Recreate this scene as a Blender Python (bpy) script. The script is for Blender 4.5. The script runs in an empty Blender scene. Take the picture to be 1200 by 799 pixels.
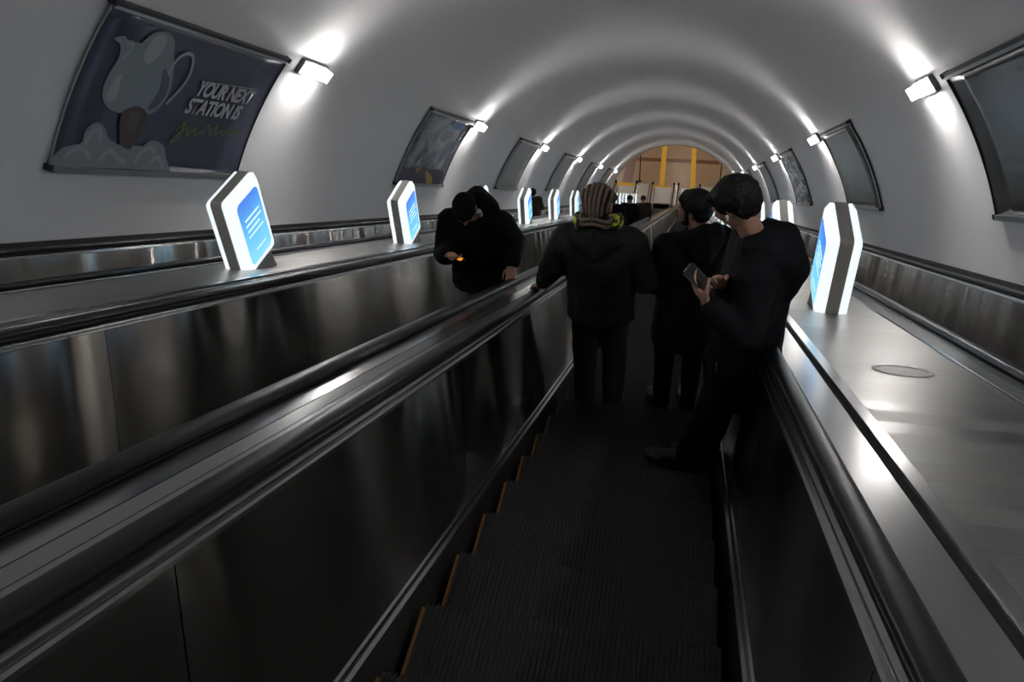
import bpy, bmesh, math, random
from mathutils import Vector, Matrix, Euler
R_ = math.radians
random.seed(7)
SC = bpy.context.scene
COL = SC.collection

# ------------------------------------------------------------------ camera
cam_d = bpy.data.cameras.new('camera')
cam_d.sensor_fit = 'HORIZONTAL'; cam_d.sensor_width = 36.0
cam_d.lens = 1014.39 / 1200 * 36.0
cam_d.clip_start = 0.05; cam_d.clip_end = 300
cam = bpy.data.objects.new('camera', cam_d); COL.objects.link(cam)
_r = Vector((0.978105, 0.200392, -0.056161)); _d = Vector((0.084983, -0.630926, -0.771174)); _f = Vector((-0.189970, 0.749517, -0.634142))
_m = Matrix((_r, -_d, -_f)).transposed()
cam.matrix_world = _m.to_4x4()
SC.camera = cam

# ------------------------------------------------------------------ light and exposure
LAMP_SIDE = 270.0      # luminous block on the wall lamps, tangential faces
LAMP_FACE = 78.0
SIGN_WHITE = 0.92
HALL_LAMP = 30.0
w = bpy.data.worlds.new('world'); SC.world = w; w.use_nodes = True
w.node_tree.nodes['Background'].inputs[0].default_value = (0.02, 0.022, 0.026, 1)
w.node_tree.nodes['Background'].inputs[1].default_value = 0.5
SC.view_settings.view_transform = 'Standard'
SC.view_settings.look = 'None'
SC.view_settings.gamma = 1
SC.view_settings.use_curve_mapping = False
SC.view_settings.exposure = 0.0

# ------------------------------------------------------------------ the place: a 30 degree incline
CA, SA = math.cos(R_(30)), math.sin(R_(30))
XC, T, DD = -0.287, -1.158, 3.406          # own escalator centre, tunnel axis, offset of the outer escalators
XB, XA, XD = 2 * T - XC, T - DD, T + DD
NOS = -1.467                                # nosing line below the camera
NC, RV = -1.22, 4.30                        # vault circle
S0, PITCH = 2.7549, 0.4619
FLOOR = -30.5
S_B = 57.66; RB = 2.985; ARC = RB * R_(30)  # bend at the bottom
S_E = S_B + ARC
Y_ARCH = 49.6
S_TOP = -7.0

def W(x, s, n):
    """point at lateral x, distance s down the incline, height n square to it (camera = 0,0,0)"""
    if s <= S_B:
        return Vector((x, s * CA + n * SA, -s * SA + n * CA))
    by, bz = S_B * CA + NOS * SA, -S_B * SA + NOS * CA
    m = n - NOS
    if s <= S_E:
        t = (s - S_B) / RB
    else:
        t = R_(30)
    a = R_(30) - t
    cy, cz = by + RB * SA, bz + RB * CA      # centre of the bend
    y = cy - RB * math.sin(a); z = cz - RB * math.cos(a)
    if s > S_E: y += s - S_E
    return Vector((x, y + m * math.sin(a), z + m * math.cos(a)))

def Wp(x, s, n):   # straight incline only
    return Vector((x, s * CA + n * SA, -s * SA + n * CA))

# ------------------------------------------------------------------ materials
def mat(name, color, rough=0.5, metal=0.0, spec=0.5, emit=None, estr=0.0):
    m = bpy.data.materials.new(name); m.use_nodes = True
    b = m.node_tree.nodes['Principled BSDF']
    b.inputs['Base Color'].default_value = (*color, 1)
    b.inputs['Roughness'].default_value = rough
    b.inputs['Metallic'].default_value = metal
    b.inputs['Specular IOR Level'].default_value = spec
    if emit:
        b.inputs['Emission Color'].default_value = (*emit, 1)
        b.inputs['Emission Strength'].default_value = estr
    return m

def N(m, t, **kw):
    n = m.node_tree.nodes.new(t)
    for k, v in kw.items():
        if k.startswith('i_'):
            n.inputs[k[2:].replace('_', ' ')].default_value = v
        else: setattr(n, k, v)
    return n
def Lk(m, a, b): m.node_tree.links.new(a, b)
def BS(m): return m.node_tree.nodes['Principled BSDF']

def noise_bump(m, scale, strength, dist=0.01, vec=None, detail=3):
    t = N(m, 'ShaderNodeTexNoise'); t.inputs['Scale'].default_value = scale; t.inputs['Detail'].default_value = detail
    if vec is None:
        tc = N(m, 'ShaderNodeTexCoord'); vec = tc.outputs['Object']
    Lk(m, vec, t.inputs['Vector'])
    b = N(m, 'ShaderNodeBump'); b.inputs['Strength'].default_value = strength; b.inputs['Distance'].default_value = dist
    Lk(m, t.outputs['Fac'], b.inputs['Height']); Lk(m, b.outputs['Normal'], BS(m).inputs['Normal'])
    return t, b

def slope_coords(m, sx, ss, sn):
    """object coordinates turned into the incline's own axes and scaled"""
    tc = N(m, 'ShaderNodeTexCoord')
    mp = N(m, 'ShaderNodeMapping'); mp.vector_type = 'POINT'
    mp.inputs['Rotation'].default_value = (R_(30), 0, 0)
    Lk(m, tc.outputs['Object'], mp.inputs['Vector'])
    m2 = N(m, 'ShaderNodeMapping'); m2.inputs['Scale'].default_value = (sx, ss, sn)
    Lk(m, mp.outputs['Vector'], m2.inputs['Vector'])
    return m2.outputs['Vector']

def steel(name, col, rough, aniso, wav, sx=1.0, ss=1.0, sn=0.6, dist=0.02, seams=0.0):
    m = mat(name, col, rough, 1.0)
    b = BS(m)
    b.inputs['Anisotropic'].default_value = aniso
    tg = N(m, 'ShaderNodeTangent'); tg.direction_type = 'UV_MAP'; tg.uv_map = 'UVMap'
    Lk(m, tg.outputs['Tangent'], b.inputs['Tangent'])
    v = slope_coords(m, sx, ss, sn)
    t, bp = noise_bump(m, 1.0, 1.0, wav * dist, v, 0.0)
    # soft smudges in the roughness
    t2 = N(m, 'ShaderNodeTexNoise'); t2.inputs['Scale'].default_value = 1.7; t2.inputs['Detail'].default_value = 1
    Lk(m, v, t2.inputs['Vector'])
    mr = N(m, 'ShaderNodeMapRange'); mr.inputs['To Min'].default_value = rough * 0.9; mr.inputs['To Max'].default_value = rough * 1.12
    Lk(m, t2.outputs['Fac'], mr.inputs['Value']); Lk(m, mr.outputs['Result'], b.inputs['Roughness'])
    return m

M = {}
M['paint'] = mat('vault_paint', (0.79, 0.795, 0.81), 0.45, 0, 0.35)
noise_bump(M['paint'], 1.3, 0.25, 0.03)
M['panel'] = steel('brushed_panel', (0.47, 0.45, 0.42), 0.19, 1.0, 1.0, 0.3, 1.1, 0.15, 0.14)
M['deck'] = steel('deck_steel', (0.50, 0.49, 0.47), 0.36, 0.3, 0.3, 0.8, 0.8, 0.6, 0.01)
M['strip'] = steel('strip_steel', (0.56, 0.56, 0.56), 0.20, 0.5, 0.5, 1.5, 1.0, 0.8, 0.008)
M['trim'] = steel('trim_steel', (0.42, 0.42, 0.42), 0.25, 0.3, 0.2, 2, 1, 1, 0.004)
M['dark'] = mat('black_gap', (0.012, 0.012, 0.012), 0.6)
M['rubber'] = mat('handrail_rubber', (0.006, 0.006, 0.007), 0.34, 0, 0.3)
M['skirt'] = mat('skirt_paint', (0.02, 0.02, 0.021), 0.4)
M['step'] = mat('step_aluminium', (0.027, 0.026, 0.025), 0.5, 0.4)
M['stepgap'] = mat('step_groove', (0.02, 0.02, 0.02), 0.6)
M['comb_alu'] = mat('comb_plate_alu', (0.62, 0.60, 0.60), 0.5, 0.1)
M['orange'] = mat('step_edge_orange', (0.16, 0.065, 0.007), 0.6)
M['housing'] = mat('lamp_housing', (0.12, 0.12, 0.12), 0.5)
M['lampside'] = mat('lamp_glow_edge', (0.9, 0.9, 0.9), 0.4, emit=(1.0, 0.965, 0.92), estr=LAMP_SIDE)
M['lampface'] = mat('lamp_fin_glow', (0.9, 0.9, 0.9), 0.4, emit=(1.0, 0.97, 0.94), estr=LAMP_FACE)
M['lampcap'] = mat('lamp_end_glow', (0.9, 0.9, 0.9), 0.4, emit=(1.0, 0.97, 0.94), estr=9.0)
M['band'] = mat('sign_band_grey', (0.42, 0.42, 0.39), 0.45)
noise_bump(M['band'], 60, 0.1, 0.002)
M['signwhite'] = mat('sign_white_glow', (0.85, 0.87, 0.88), 0.35, emit=(0.90, 0.97, 1.0), estr=SIGN_WHITE)
M['foot'] = mat('sign_foot_grey', (0.20, 0.20, 0.20), 0.45)
M['frame_black'] = mat('poster_frame_black', (0.015, 0.015, 0.016), 0.4)
M['frame_alu'] = mat('poster_frame_alu', (0.45, 0.46, 0.47), 0.35, 0.9)

# ------------------------------------------------------------------ mesh helpers
def link(o, parent=None):
    COL.objects.link(o)
    if parent is not None: o.parent = parent
    return o
def mesh_obj(name, verts, faces, m, parent=None, smooth=False, uvs=None, mats=None, fm=None):
    me = bpy.data.meshes.new(name); me.from_pydata([tuple(v) for v in verts], [], faces)
    if mats:
        for q in mats: me.materials.append(q)
        if fm: me.polygons.foreach_set('material_index', fm)
    elif m: me.materials.append(m)
    if uvs:
        ul = me.uv_layers.new(name='UVMap')
        for p in me.polygons:
            for li, vi in zip(p.loop_indices, p.vertices): ul.data[li].uv = uvs[vi]
    if smooth: me.polygons.foreach_set('use_smooth', [True] * len(me.polygons))
    me.update()
    return link(bpy.data.objects.new(name, me), parent)
def bm_obj(name, bm, m, parent=None, smooth=False, mats=None):
    me = bpy.data.meshes.new(name); bm.to_mesh(me); bm.free()
    for q in (mats or [m]): me.materials.append(q)
    if smooth: me.polygons.foreach_set('use_smooth', [True] * len(me.polygons))
    return link(bpy.data.objects.new(name, me), parent)
def empty(name, loc=(0, 0, 0)):
    o = bpy.data.objects.new(name, None); o.location = loc; o.empty_display_size = 0.2
    COL.objects.link(o); return o
def tag(o, label=None, cat=None, group=None, kind=None):
    if label: o['label'] = label
    if cat: o['category'] = cat
    if group: o['group'] = group
    if kind: o['kind'] = kind
    return o

def slist(a, b, step=2.0):
    n = max(1, int(math.ceil((min(b, S_B) - a) / step)))
    out = [a + (min(b, S_B) - a) * i / n for i in range(n + 1)] if a < S_B else [a]
    if b > S_B:
        k = 6
        for i in range(1, k + 1):
            s = S_B + ARC * i / k
            if s < b: out.append(s)
        out.append(b)
    return out

def sweep(name, prof, a, b, m, parent=None, closed=False, smooth=False, cap=False, step=2.0, org=Vector((0, 0, 0)), fn=W, mats=None, segm=None):
    """extrude the (x, n) profile along the incline between a and b"""
    ss = slist(a, b, step); k = len(prof); verts = []; uvs = []; faces = []; fm = []
    d = [0.0]
    for i in range(1, k): d.append(d[-1] + math.hypot(prof[i][0] - prof[i-1][0], prof[i][1] - prof[i-1][1]))
    for s in ss:
        for i, (x, n) in enumerate(prof):
            verts.append(fn(x, s, n) - org); uvs.append((d[i], s))
    e = k if closed else k - 1
    for j in range(len(ss) - 1):
        for i in range(e):
            i2 = (i + 1) % k
            faces.append((j*k + i, (j+1)*k + i, (j+1)*k + i2, j*k + i2)); fm.append(segm[i] if segm else 0)
    if cap and closed:
        faces.append(tuple(range(k))); faces.append(tuple((len(ss)-1)*k + i for i in reversed(range(k)))); fm += [0, 0]
    return mesh_obj(name, verts, faces, m, parent, smooth, uvs, mats, fm if mats else None)

def box_bm(bm, c, sz, rot=None, mi=0):
    r = bmesh.ops.create_cube(bm, size=1.0)
    mt = Matrix.Translation(c) @ (rot.to_4x4() if rot is not None else Matrix.Identity(4)) @ Matrix.Diagonal((*sz, 1))
    bmesh.ops.transform(bm, matrix=mt, verts=r['verts'])
    for v in r['verts']:
        for f in v.link_faces: f.material_index = mi
    return r['verts']
ROT = Matrix(((1, 0, 0), (0, CA, SA), (0, -SA, CA)))     # incline axes -> world

# ------------------------------------------------------------------ the vault and the hall below
def vault():
    verts, faces = [], []; na = 72; cols = 60
    for j in range(cols + 1):
        for i in range(na + 1):
            t = R_(-105 + 210 * i / na)
            x, n = T + RV * math.sin(t), NC + RV * math.cos(t)
            se = (Y_ARCH - n * SA) / CA
            s = S_TOP - 6 + (se - S_TOP + 6) * j / cols
            verts.append(Wp(x, s, n))
    k = na + 1
    for j in range(cols):
        for i in range(na): faces.append((j*k+i, j*k+i+1, (j+1)*k+i+1, (j+1)*k+i))
    o = mesh_obj('ceiling', verts, faces, M['paint'], smooth=True); tag(o, kind='structure')
    sd = o.modifiers.new('thick', 'SOLIDIFY'); sd.thickness = 0.25; sd.offset = 1
    return o
vault()
# closing wall at the top end behind the viewer
bm = bmesh.new(); box_bm(bm, Wp(T, S_TOP - 6, NC), (9.4, 0.3, 9.4), ROT)
tag(bm_obj('wall_back', bm, M['paint']), kind='structure')

# hall floor with brown granite and darker bands
mf = mat('hall_granite', (0.22, 0.14, 0.09), 0.28)
tc = N(mf, 'ShaderNodeTexCoord'); sp = N(mf, 'ShaderNodeSeparateXYZ'); Lk(mf, tc.outputs['Object'], sp.inputs[0])
def band(m, sock, c, hw):
    a = N(m, 'ShaderNodeMath', operation='SUBTRACT'); Lk(m, sock, a.inputs[0]); a.inputs[1].default_value = c
    b = N(m, 'ShaderNodeMath', operation='ABSOLUTE'); Lk(m, a.outputs[0], b.inputs[0])
    l = N(m, 'ShaderNodeMath', operation='LESS_THAN'); Lk(m, b.outputs[0], l.inputs[0]); l.inputs[1].default_value = hw
    return l.outputs[0]
def mx(m, a, b, op='MAXIMUM'):
    n = N(m, 'ShaderNodeMath', operation=op); Lk(m, a, n.inputs[0]); Lk(m, b, n.inputs[1]); return n.outputs[0]
mask = band(mf, sp.outputs['Y'], 57.9, 0.28)
mask = mx(mf, mask, band(mf, sp.outputs['X'], -4.6, 0.35)); mask = mx(mf, mask, band(mf, sp.outputs['X'], 2.9, 0.35))
mask = mx(mf, mask, band(mf, sp.outputs['Y'], 61.5, 0.3))
nz = N(mf, 'ShaderNodeTexNoise'); nz.inputs['Scale'].default_value = 3.0; nz.inputs['Detail'].default_value = 8
Lk(mf, tc.outputs['Object'], nz.inputs['Vector'])
r1 = N(mf, 'ShaderNodeMix', data_type='RGBA'); r1.inputs[6].default_value = (0.30, 0.19, 0.12, 1); r1.inputs[7].default_value = (0.40, 0.27, 0.18, 1)
Lk(mf, nz.outputs['Fac'], r1.inputs[0])
r2 = N(mf, 'ShaderNodeMix', data_type='RGBA'); r2.inputs[7].default_value = (0.15, 0.05, 0.025, 1)
Lk(mf, mask, r2.inputs[0]); Lk(mf, r1.outputs[2], r2.inputs[6]); Lk(mf, r2.outputs[2], BS(mf).inputs['Base Color'])
bm = bmesh.new(); box_bm(bm, (T, 63.5, FLOOR - 0.11), (20, 20.3, 0.2)); tag(bm_obj('floor', bm, mf), kind='structure')
mw = mat('hall_marble', (0.55, 0.50, 0.43), 0.4); noise_bump(mw, 5, 0.1, 0.01)
for nm, c, sz in (('wall_left', (T - 10, 61.5, -27), (0.3, 24, 8)), ('wall_right', (T + 10, 61.5, -27), (0.3, 24, 8)), ('wall_far', (T, 73.5, -27), (20, 0.3, 8)),
                  ('ceiling', (T, 61.5, -23.0), (20, 24, 0.3))):
    bm = bmesh.new(); box_bm(bm, c, sz); tag(bm_obj(nm, bm, mw), kind='structure')
# wall around the arch mouth (hall side)
vv, ff = [], []; k = 40
for i in range(k + 1):
    t = R_(-100 + 200 * i / k); x, n = T + (RV) * math.sin(t), NC + RV * math.cos(t)
    se = (Y_ARCH - n * SA) / CA; p = Wp(x, se, n); vv.append(p)
    q = Vector((T + math.sin(t) * 14, Y_ARCH + 0.02, -29.0 + math.cos(t) * 14))
    q.x = max(T - 10, min(T + 10, q.x)); q.z = max(-31, min(-23.0, q.z)); vv.append(q)
for i in range(k): ff.append((2*i, 2*i+1, 2*i+3, 2*i+2))
tag(mesh_obj('wall_front', vv, ff, mw), kind='structure')
# yellow guide strips on the hall floor
M['yellow'] = mat('tactile_yellow', (0.85, 0.50, 0.02), 0.5); noise_bump(M['yellow'], 25, 0.4, 0.004)
for (x0, y0, x1, y1, hw, lab) in ((-2.17, 53.7, -2.43, 62.5, 0.17, 'left of the two yellow guide strips running away across the hall floor'),
                                  (-0.05, 53.7, -0.25, 62.5, 0.17, 'right of the two yellow guide strips running away across the hall floor'),
                                  (-5.6, 54.05, -3.7, 54.05, 0.25, 'yellow cross strip at the foot of the left escalators'),
                                  (-3.3, 53.95, -1.6, 53.95, 0.15, 'orange yellow cross strip at the landing under the left guide strip')):
    bm = bmesh.new(); d = Vector((x1-x0, y1-y0, 0)); L = d.length; rz = math.atan2(d.x, d.y)
    box_bm(bm, ((x0+x1)/2, (y0+y1)/2, FLOOR), (2*hw, L, 0.02), Matrix.Rotation(-rz, 3, 'Z'))
    for i in range(5):   # raised ribs
        box_bm(bm, Vector(((x0+x1)/2, (y0+y1)/2, FLOOR + 0.012)) + Matrix.Rotation(-rz, 3, 'Z') @ Vector(((-0.8 + 0.4*i) * hw, 0, 0)), (0.12*hw, L, 0.01), Matrix.Rotation(-rz, 3, 'Z'))
    tag(bm_obj('tactile_strip', bm, M['yellow']), lab, 'floor strip')
# hall ceiling lights
M['hall_lamp'] = mat('hall_lamp_glow', (0.9, 0.9, 0.9), 0.4, emit=(1.0, 0.90, 0.76), estr=HALL_LAMP)
k = 0
for y in (54, 59, 64, 69):
    for x in (T - 5, T, T + 5):
        r = empty('hall_ceiling_light', (x, y, -23.16)); tag(r, 'square ceiling light of the lower hall', 'ceiling light', 'ceiling lights of the lower hall')
        bm = bmesh.new(); box_bm(bm, (0, 0, -0.03), (1.3, 0.5, 0.06)); bm_obj('frame', bm, M['housing'], r)
        bm = bmesh.new(); box_bm(bm, (0, 0, -0.065), (1.2, 0.42, 0.02)); bm_obj('diffuser', bm, M['hall_lamp'], r)
# slim barrier posts at the foot of the escalators
for i, (x, y, lab) in enumerate(((-3.75, 54.6, 'slim black post standing on the hall floor left of the guide strips'), (1.75, 54.6, 'slim black post standing on the hall floor right of the guide strips'))):
    r = empty('barrier_post', (x, y, FLOOR)); tag(r, lab, 'post')
    bm = bmesh.new(); bmesh.ops.create_cone(bm, segments=16, radius1=0.035, radius2=0.035, depth=2.4, cap_ends=True, matrix=Matrix.Translation((0, 0, 1.2))); bm_obj('pole', bm, M['frame_black'], r)
    bm = bmesh.new(); bmesh.ops.create_cone(bm, segments=24, radius1=0.16, radius2=0.13, depth=0.05, cap_ends=True, matrix=Matrix.Translation((0, 0, 0.035))); bm_obj('base', bm, M['frame_black'], r)
    bm = bmesh.new(); box_bm(bm, (0, 0, 2.3), (0.16, 0.05, 0.24)); bm_obj('plate', bm, M['housing'], r)

# wall skirting trims along the vault
for sgn, nm in ((-1, 'baseboard_left'), (1, 'baseboard_right')):
    X = lambda d, sgn=sgn: T + sgn * d
    prof = [(X(4.275), -0.655), (X(4.245), -0.660), (X(4.245), -0.705), (X(4.215), -0.715), (X(4.20), -0.755)]
    tag(sweep(nm, prof, S_TOP, S_B + 1, None, mats=[M['dark'], M['trim']], segm=[0, 0, 0, 1]), kind='structure')
tag(sweep('trim_1', [(T - 4.3, -2.25), (T + 4.3, -2.25)], S_TOP, S_B + 4, M['dark']), kind='structure')   # pit under the escalators

# ------------------------------------------------------------------ escalators
SEAM0, SEAML = 3.60, 2.15
def rail_profile(cx, cn):
    pts = []
    for i in range(20):
        t = 2 * math.pi * i / 20
        c, s = math.cos(t), math.sin(t)
        pts.append((cx + 0.0385 * math.copysign(abs(c) ** 0.7, c), cn + 0.021 * math.copysign(abs(s) ** 0.8, s)))
    return pts

def step_mesh():
    """ribbed tread and riser, origin at the nosing"""
    ribs = 57; Wd = 1.02; pitch = Wd / ribs
    prof_path = [(0.0 - 0.40, -0.0), (0.0, 0.0), (0.012, -0.010), (0.012, -0.03), (-0.02, -0.14), (-0.03, -0.235)]  # (y, z)
    verts, faces, fm = [], [], []
    nrm = [(0, 1), (0.3, 1), (1, 0.6), (1, 0), (1, 0.1), (1, 0.1)]
    d = 0.007
    xs = []
    for i in range(ribs):
        x0 = -Wd/2 + i * pitch
        xs += [(x0, 0), (x0 + pitch*0.42, 0), (x0 + pitch*0.5, 1), (x0 + pitch*0.92, 1)]
    xs.append((Wd/2, 0))
    k = len(xs)
    for (y, z), (ny, nz) in zip(prof_path, nrm):
        for x, g in xs: verts.append((x, y - ny*d*g, z - nz*d*g))
    for j in range(len(prof_path) - 1):
        for i in range(k - 1):
            faces.append((j*k+i, j*k+i+1, (j+1)*k+i+1, (j+1)*k+i)); fm.append(1 if (i % 4) == 2 else 0)
    b = len(verts)   # underside block
    for (y, z) in prof_path:
        for x in (-Wd/2, Wd/2): verts.append((x, y, z - 0.012 if y < 0 else z - 0.02))
    for sx in (-1, 1):
        pass
    me = bpy.data.meshes.new('step'); me.from_pydata(verts[:b], [], faces)
    me.materials.append(M['step']); me.materials.append(M['stepgap'])
    me.polygons.foreach_set('material_index', fm); me.update()
    return me
STEP = step_mesh()
def edge_mesh():
    bm = bmesh.new()
    box_bm(bm, (-0.518, -0.20, -0.004), (0.012, 0.37, 0.012)); 
    me = bpy.data.meshes.new('edge_strip'); bm.to_mesh(me); bm.free(); me.materials.append(M['orange']); return me
EDGE = edge_mesh()

def escalator(xc, label, outer_l, outer_r, first):
    root = empty('escalator', (xc, 0, 0)); tag(root, label, 'escalator')
    O = Vector((xc, 0, 0))
    smax = S_E + 2.3
    for sg in (-1, 1):
        X = lambda w, sg=sg: xc + sg * w
        # panels cut by narrow seams
        verts, faces, uvs, fm = [], [], [], []
        cuts = []; s = SEAM0 - SEAML * 5
        while s < smax + SEAML: cuts.append(s); s += SEAML
        cuts = [c for c in cuts if S_TOP < c < smax]
        ends = [S_TOP] + cuts + [smax]
        for a, b in zip(ends[:-1], ends[1:]):
            ss = slist(a + 0.0025, b - 0.0025, 1.2)
            prof = [(X(0.588), -1.402), (X(0.606), -1.18), (X(0.632), -0.96), (X(0.655), -0.765)]
            base = len(verts)
            for q in ss:
                dd = 0
                for i, (x, n) in enumerate(prof):
                    verts.append(W(x, q, n) - O); uvs.append((n * 1.0, q))
            for j in range(len(ss) - 1):
                for i in range(3):
                    f = (base+j*4+i, base+(j+1)*4+i, base+(j+1)*4+i+1, base+j*4+i+1)
                    faces.append(f if sg < 0 else tuple(reversed(f)))
        mesh_obj('balustrade_panel', verts, faces, M['panel'], root, True, uvs)
        # dark backing behind the seams
        sweep('backing', [(X(0.594), -1.402), (X(0.662), -0.765)], S_TOP, smax, M['dark'], root, org=O)
        sweep('skirt', [(X(0.5595), -1.425), (X(0.5595), -1.80), (X(0.66), -2.2)], S_TOP, smax, M['skirt'], root, org=O)
        sweep('skirt_trim', [(X(0.5575), -1.432), (X(0.5575), -1.420), (X(0.570), -1.414), (X(0.572), -1.420), (X(0.577), -1.420), (X(0.579), -1.402), (X(0.592), -1.395), (X(0.594), -1.41)], S_TOP, smax, M['trim'], root, org=O)
        sweep('cap_trim', [(X(0.662), -0.78), (X(0.652), -0.768), (X(0.654), -0.758), (X(0.662), -0.754), (X(0.664), -0.760), (X(0.676), -0.757), (X(0.678), -0.748), (X(0.690), -0.742), (X(0.70), -0.742)], S_TOP, smax, M['trim'], root, org=O)
        sweep('rail_guide', [(X(0.690), -0.742), (X(0.705), -0.738), (X(0.708), -0.722), (X(0.738), -0.722), (X(0.742), -0.738), (X(0.765), -0.738)], S_TOP, smax, M['dark'], root, org=O)
        # handrail, ends in a half round
        pr = rail_profile(X(0.7225), -0.712)
        h = sweep('handrail', pr, S_TOP, smax + 0.25, M['rubber'], root, closed=True, smooth=True, cap=True, org=O)
        # newel at the bottom end
        e = W(xc, smax + 0.1, NOS); bm = bmesh.new()
        r = bmesh.ops.create_cone(bm, segments=32, radius1=0.40, radius2=0.40, depth=0.10, cap_ends=True, matrix=Matrix.Translation((sg*0.71, e.y, FLOOR + 0.42)) @ Matrix.Rotation(R_(90), 4, 'Y'))
        for v in bm.verts:
            if v.co.y < e.y - 0.1: v.co.y = e.y - 0.1
        nw = bm_obj('newel', bm, M['panel'], root)
    # comb plate at the bottom
    e = W(xc, S_E + 1.0, NOS); bm = bmesh.new(); box_bm(bm, (0, e.y + 1.1, FLOOR + 0.004), (1.10, 2.2, 0.03)); bm_obj('comb_plate', bm, M['comb_alu'], root)
    bm = bmesh.new(); box_bm(bm, (0, e.y - 0.04, FLOOR + 0.012), (1.06, 0.12, 0.03)); bm_obj('comb', bm, M['orange'], root)
    # steps
    k0 = -7 if first else -3
    n = 0; k = k0; rest_v, rest_f = [], []
    while True:
        s = S0 + PITCH * k
        p = W(xc, s, NOS)
        if s > S_E + 0.7: break
        if n < 100:
            st = bpy.data.objects.new('step', STEP); link(st, root); st.location = p - O
            ed = bpy.data.objects.new('edge_strip', EDGE); link(ed, st)
            if n == 0: tag(ed, 'orange strip along the left edge of the step')
        else:
            b = len(rest_v)
            for (y, z) in ((-0.40, 0), (0, 0), (0.012, -0.02), (-0.03, -0.235)):
                for x in (-0.515, 0.515): rest_v.append(p - O + Vector((x, y, z)))
            for j in range(3): rest_f.append((b+2*j, b+2*j+1, b+2*j+3, b+2*j+2))
        n += 1; k += 1
    if rest_v:
        o = mesh_obj('distant_steps', rest_v, rest_f, M['step'], root); tag(o, kind='stuff')
    return root
escalator(XC, 'dark escalator in the middle with three standing passengers', 0, 0, True)
escalator(XB, 'escalator left of the middle one, carrying the hunched man in black', 0, 0, False)
escalator(XA, 'escalator farthest left, running beside the wall with the teapot poster', 0, 0, False)
escalator(XD, 'escalator farthest right, running beside the right hand wall', 0, 0, False)

# ------------------------------------------------------------------ decks between the escalators
def deck_side(xe, sg, name_parent, org):
    """steel strip, dark groove and raised edge beside a handrail; sg points away from the rail"""
    X = lambda d: xe + sg * d
    sweep('side_strip', [(X(0.0), -0.738), (X(0.004), -0.728), (X(0.125), -0.724), (X(0.130), -0.735)], S_TOP, S_E + 2.3, M['strip'], name_parent, org=org)
    sweep('groove', [(X(0.128), -0.730), (X(0.148), -0.730)], S_TOP, S_E + 2.3, M['dark'], name_parent, org=org)
    sweep('edge_trim', [(X(0.146), -0.735), (X(0.148), -0.706), (X(0.19), -0.704), (X(0.195), -0.709)], S_TOP, S_E + 2.3, M['strip'], name_parent, org=org)
# plank material for the wide decks: faint cross joints
def deck_mat():
    m = M['deck']; b = BS(m)
    tc = N(m, 'ShaderNodeTexCoord'); mp = N(m, 'ShaderNodeMapping'); mp.inputs['Rotation'].default_value = (R_(30), 0, 0)
    Lk(m, tc.outputs['Object'], mp.inputs['Vector'])
    s = N(m, 'ShaderNodeSeparateXYZ'); Lk(m, mp.outputs['Vector'], s.inputs[0])
    f = N(m, 'ShaderNodeMath', operation='MULTIPLY'); Lk(m, s.outputs['Y'], f.inputs[0]); f.inputs[1].default_value = 1/0.16
    g = N(m, 'ShaderNodeMath', operation='FLOOR'); Lk(m, f.outputs[0], g.inputs[0])
    wn = N(m, 'ShaderNodeTexWhiteNoise', noise_dimensions='1D'); Lk(m, g.outputs[0], wn.inputs['W'])
    mr = N(m, 'ShaderNodeMapRange'); mr.inputs['To Min'].default_value = 0.30; mr.inputs['To Max'].default_value = 0.42
    Lk(m, wn.outputs['Value'], mr.inputs['Value']); Lk(m, mr.outputs['Result'], b.inputs['Roughness'])
    h = N(m, 'ShaderNodeMath', operation='FRACT'); Lk(m, f.outputs[0], h.inputs[0])
    l = N(m, 'ShaderNodeMath', operation='LESS_THAN'); Lk(m, h.outputs[0], l.inputs[0]); l.inputs[1].default_value = 0.03
    c = N(m, 'ShaderNodeMix', data_type='RGBA'); c.inputs[6].default_value = (0.50, 0.49, 0.47, 1); c.inputs[7].default_value = (0.36, 0.35, 0.34, 1)
    Lk(m, l.outputs[0], c.inputs[0]); Lk(m, c.outputs[2], b.inputs['Base Color'])
deck_mat()
def wide_deck(xl, xr, label):
    r = empty('escalator_deck', ((xl + xr) / 2, 0, 0)); tag(r, label, 'deck'); O = r.location.copy()
    deck_side(xl, 1, r, O); deck_side(xr, -1, r, O)
    sweep('deck_plate', [(xl + 0.193, -0.712), (xr - 0.193, -0.712)], S_TOP, S_E + 2.3, M['deck'], r, org=O)
    p = W(0, S_E + 2.3, NOS); bm = bmesh.new(); box_bm(bm, (0, p.y + 0.01, FLOOR + 0.37), (xr - xl, 0.02, 0.76)); bm_obj('end_panel', bm, M['panel'], r)
    return r
wide_deck(XC + 0.762, XD - 0.762, 'wide steel deck right of the middle escalator, with the round plate and signs')
wide_deck(XA + 0.762, XB - 0.762, 'wide steel deck on the left carrying the row of lit signs')
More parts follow.
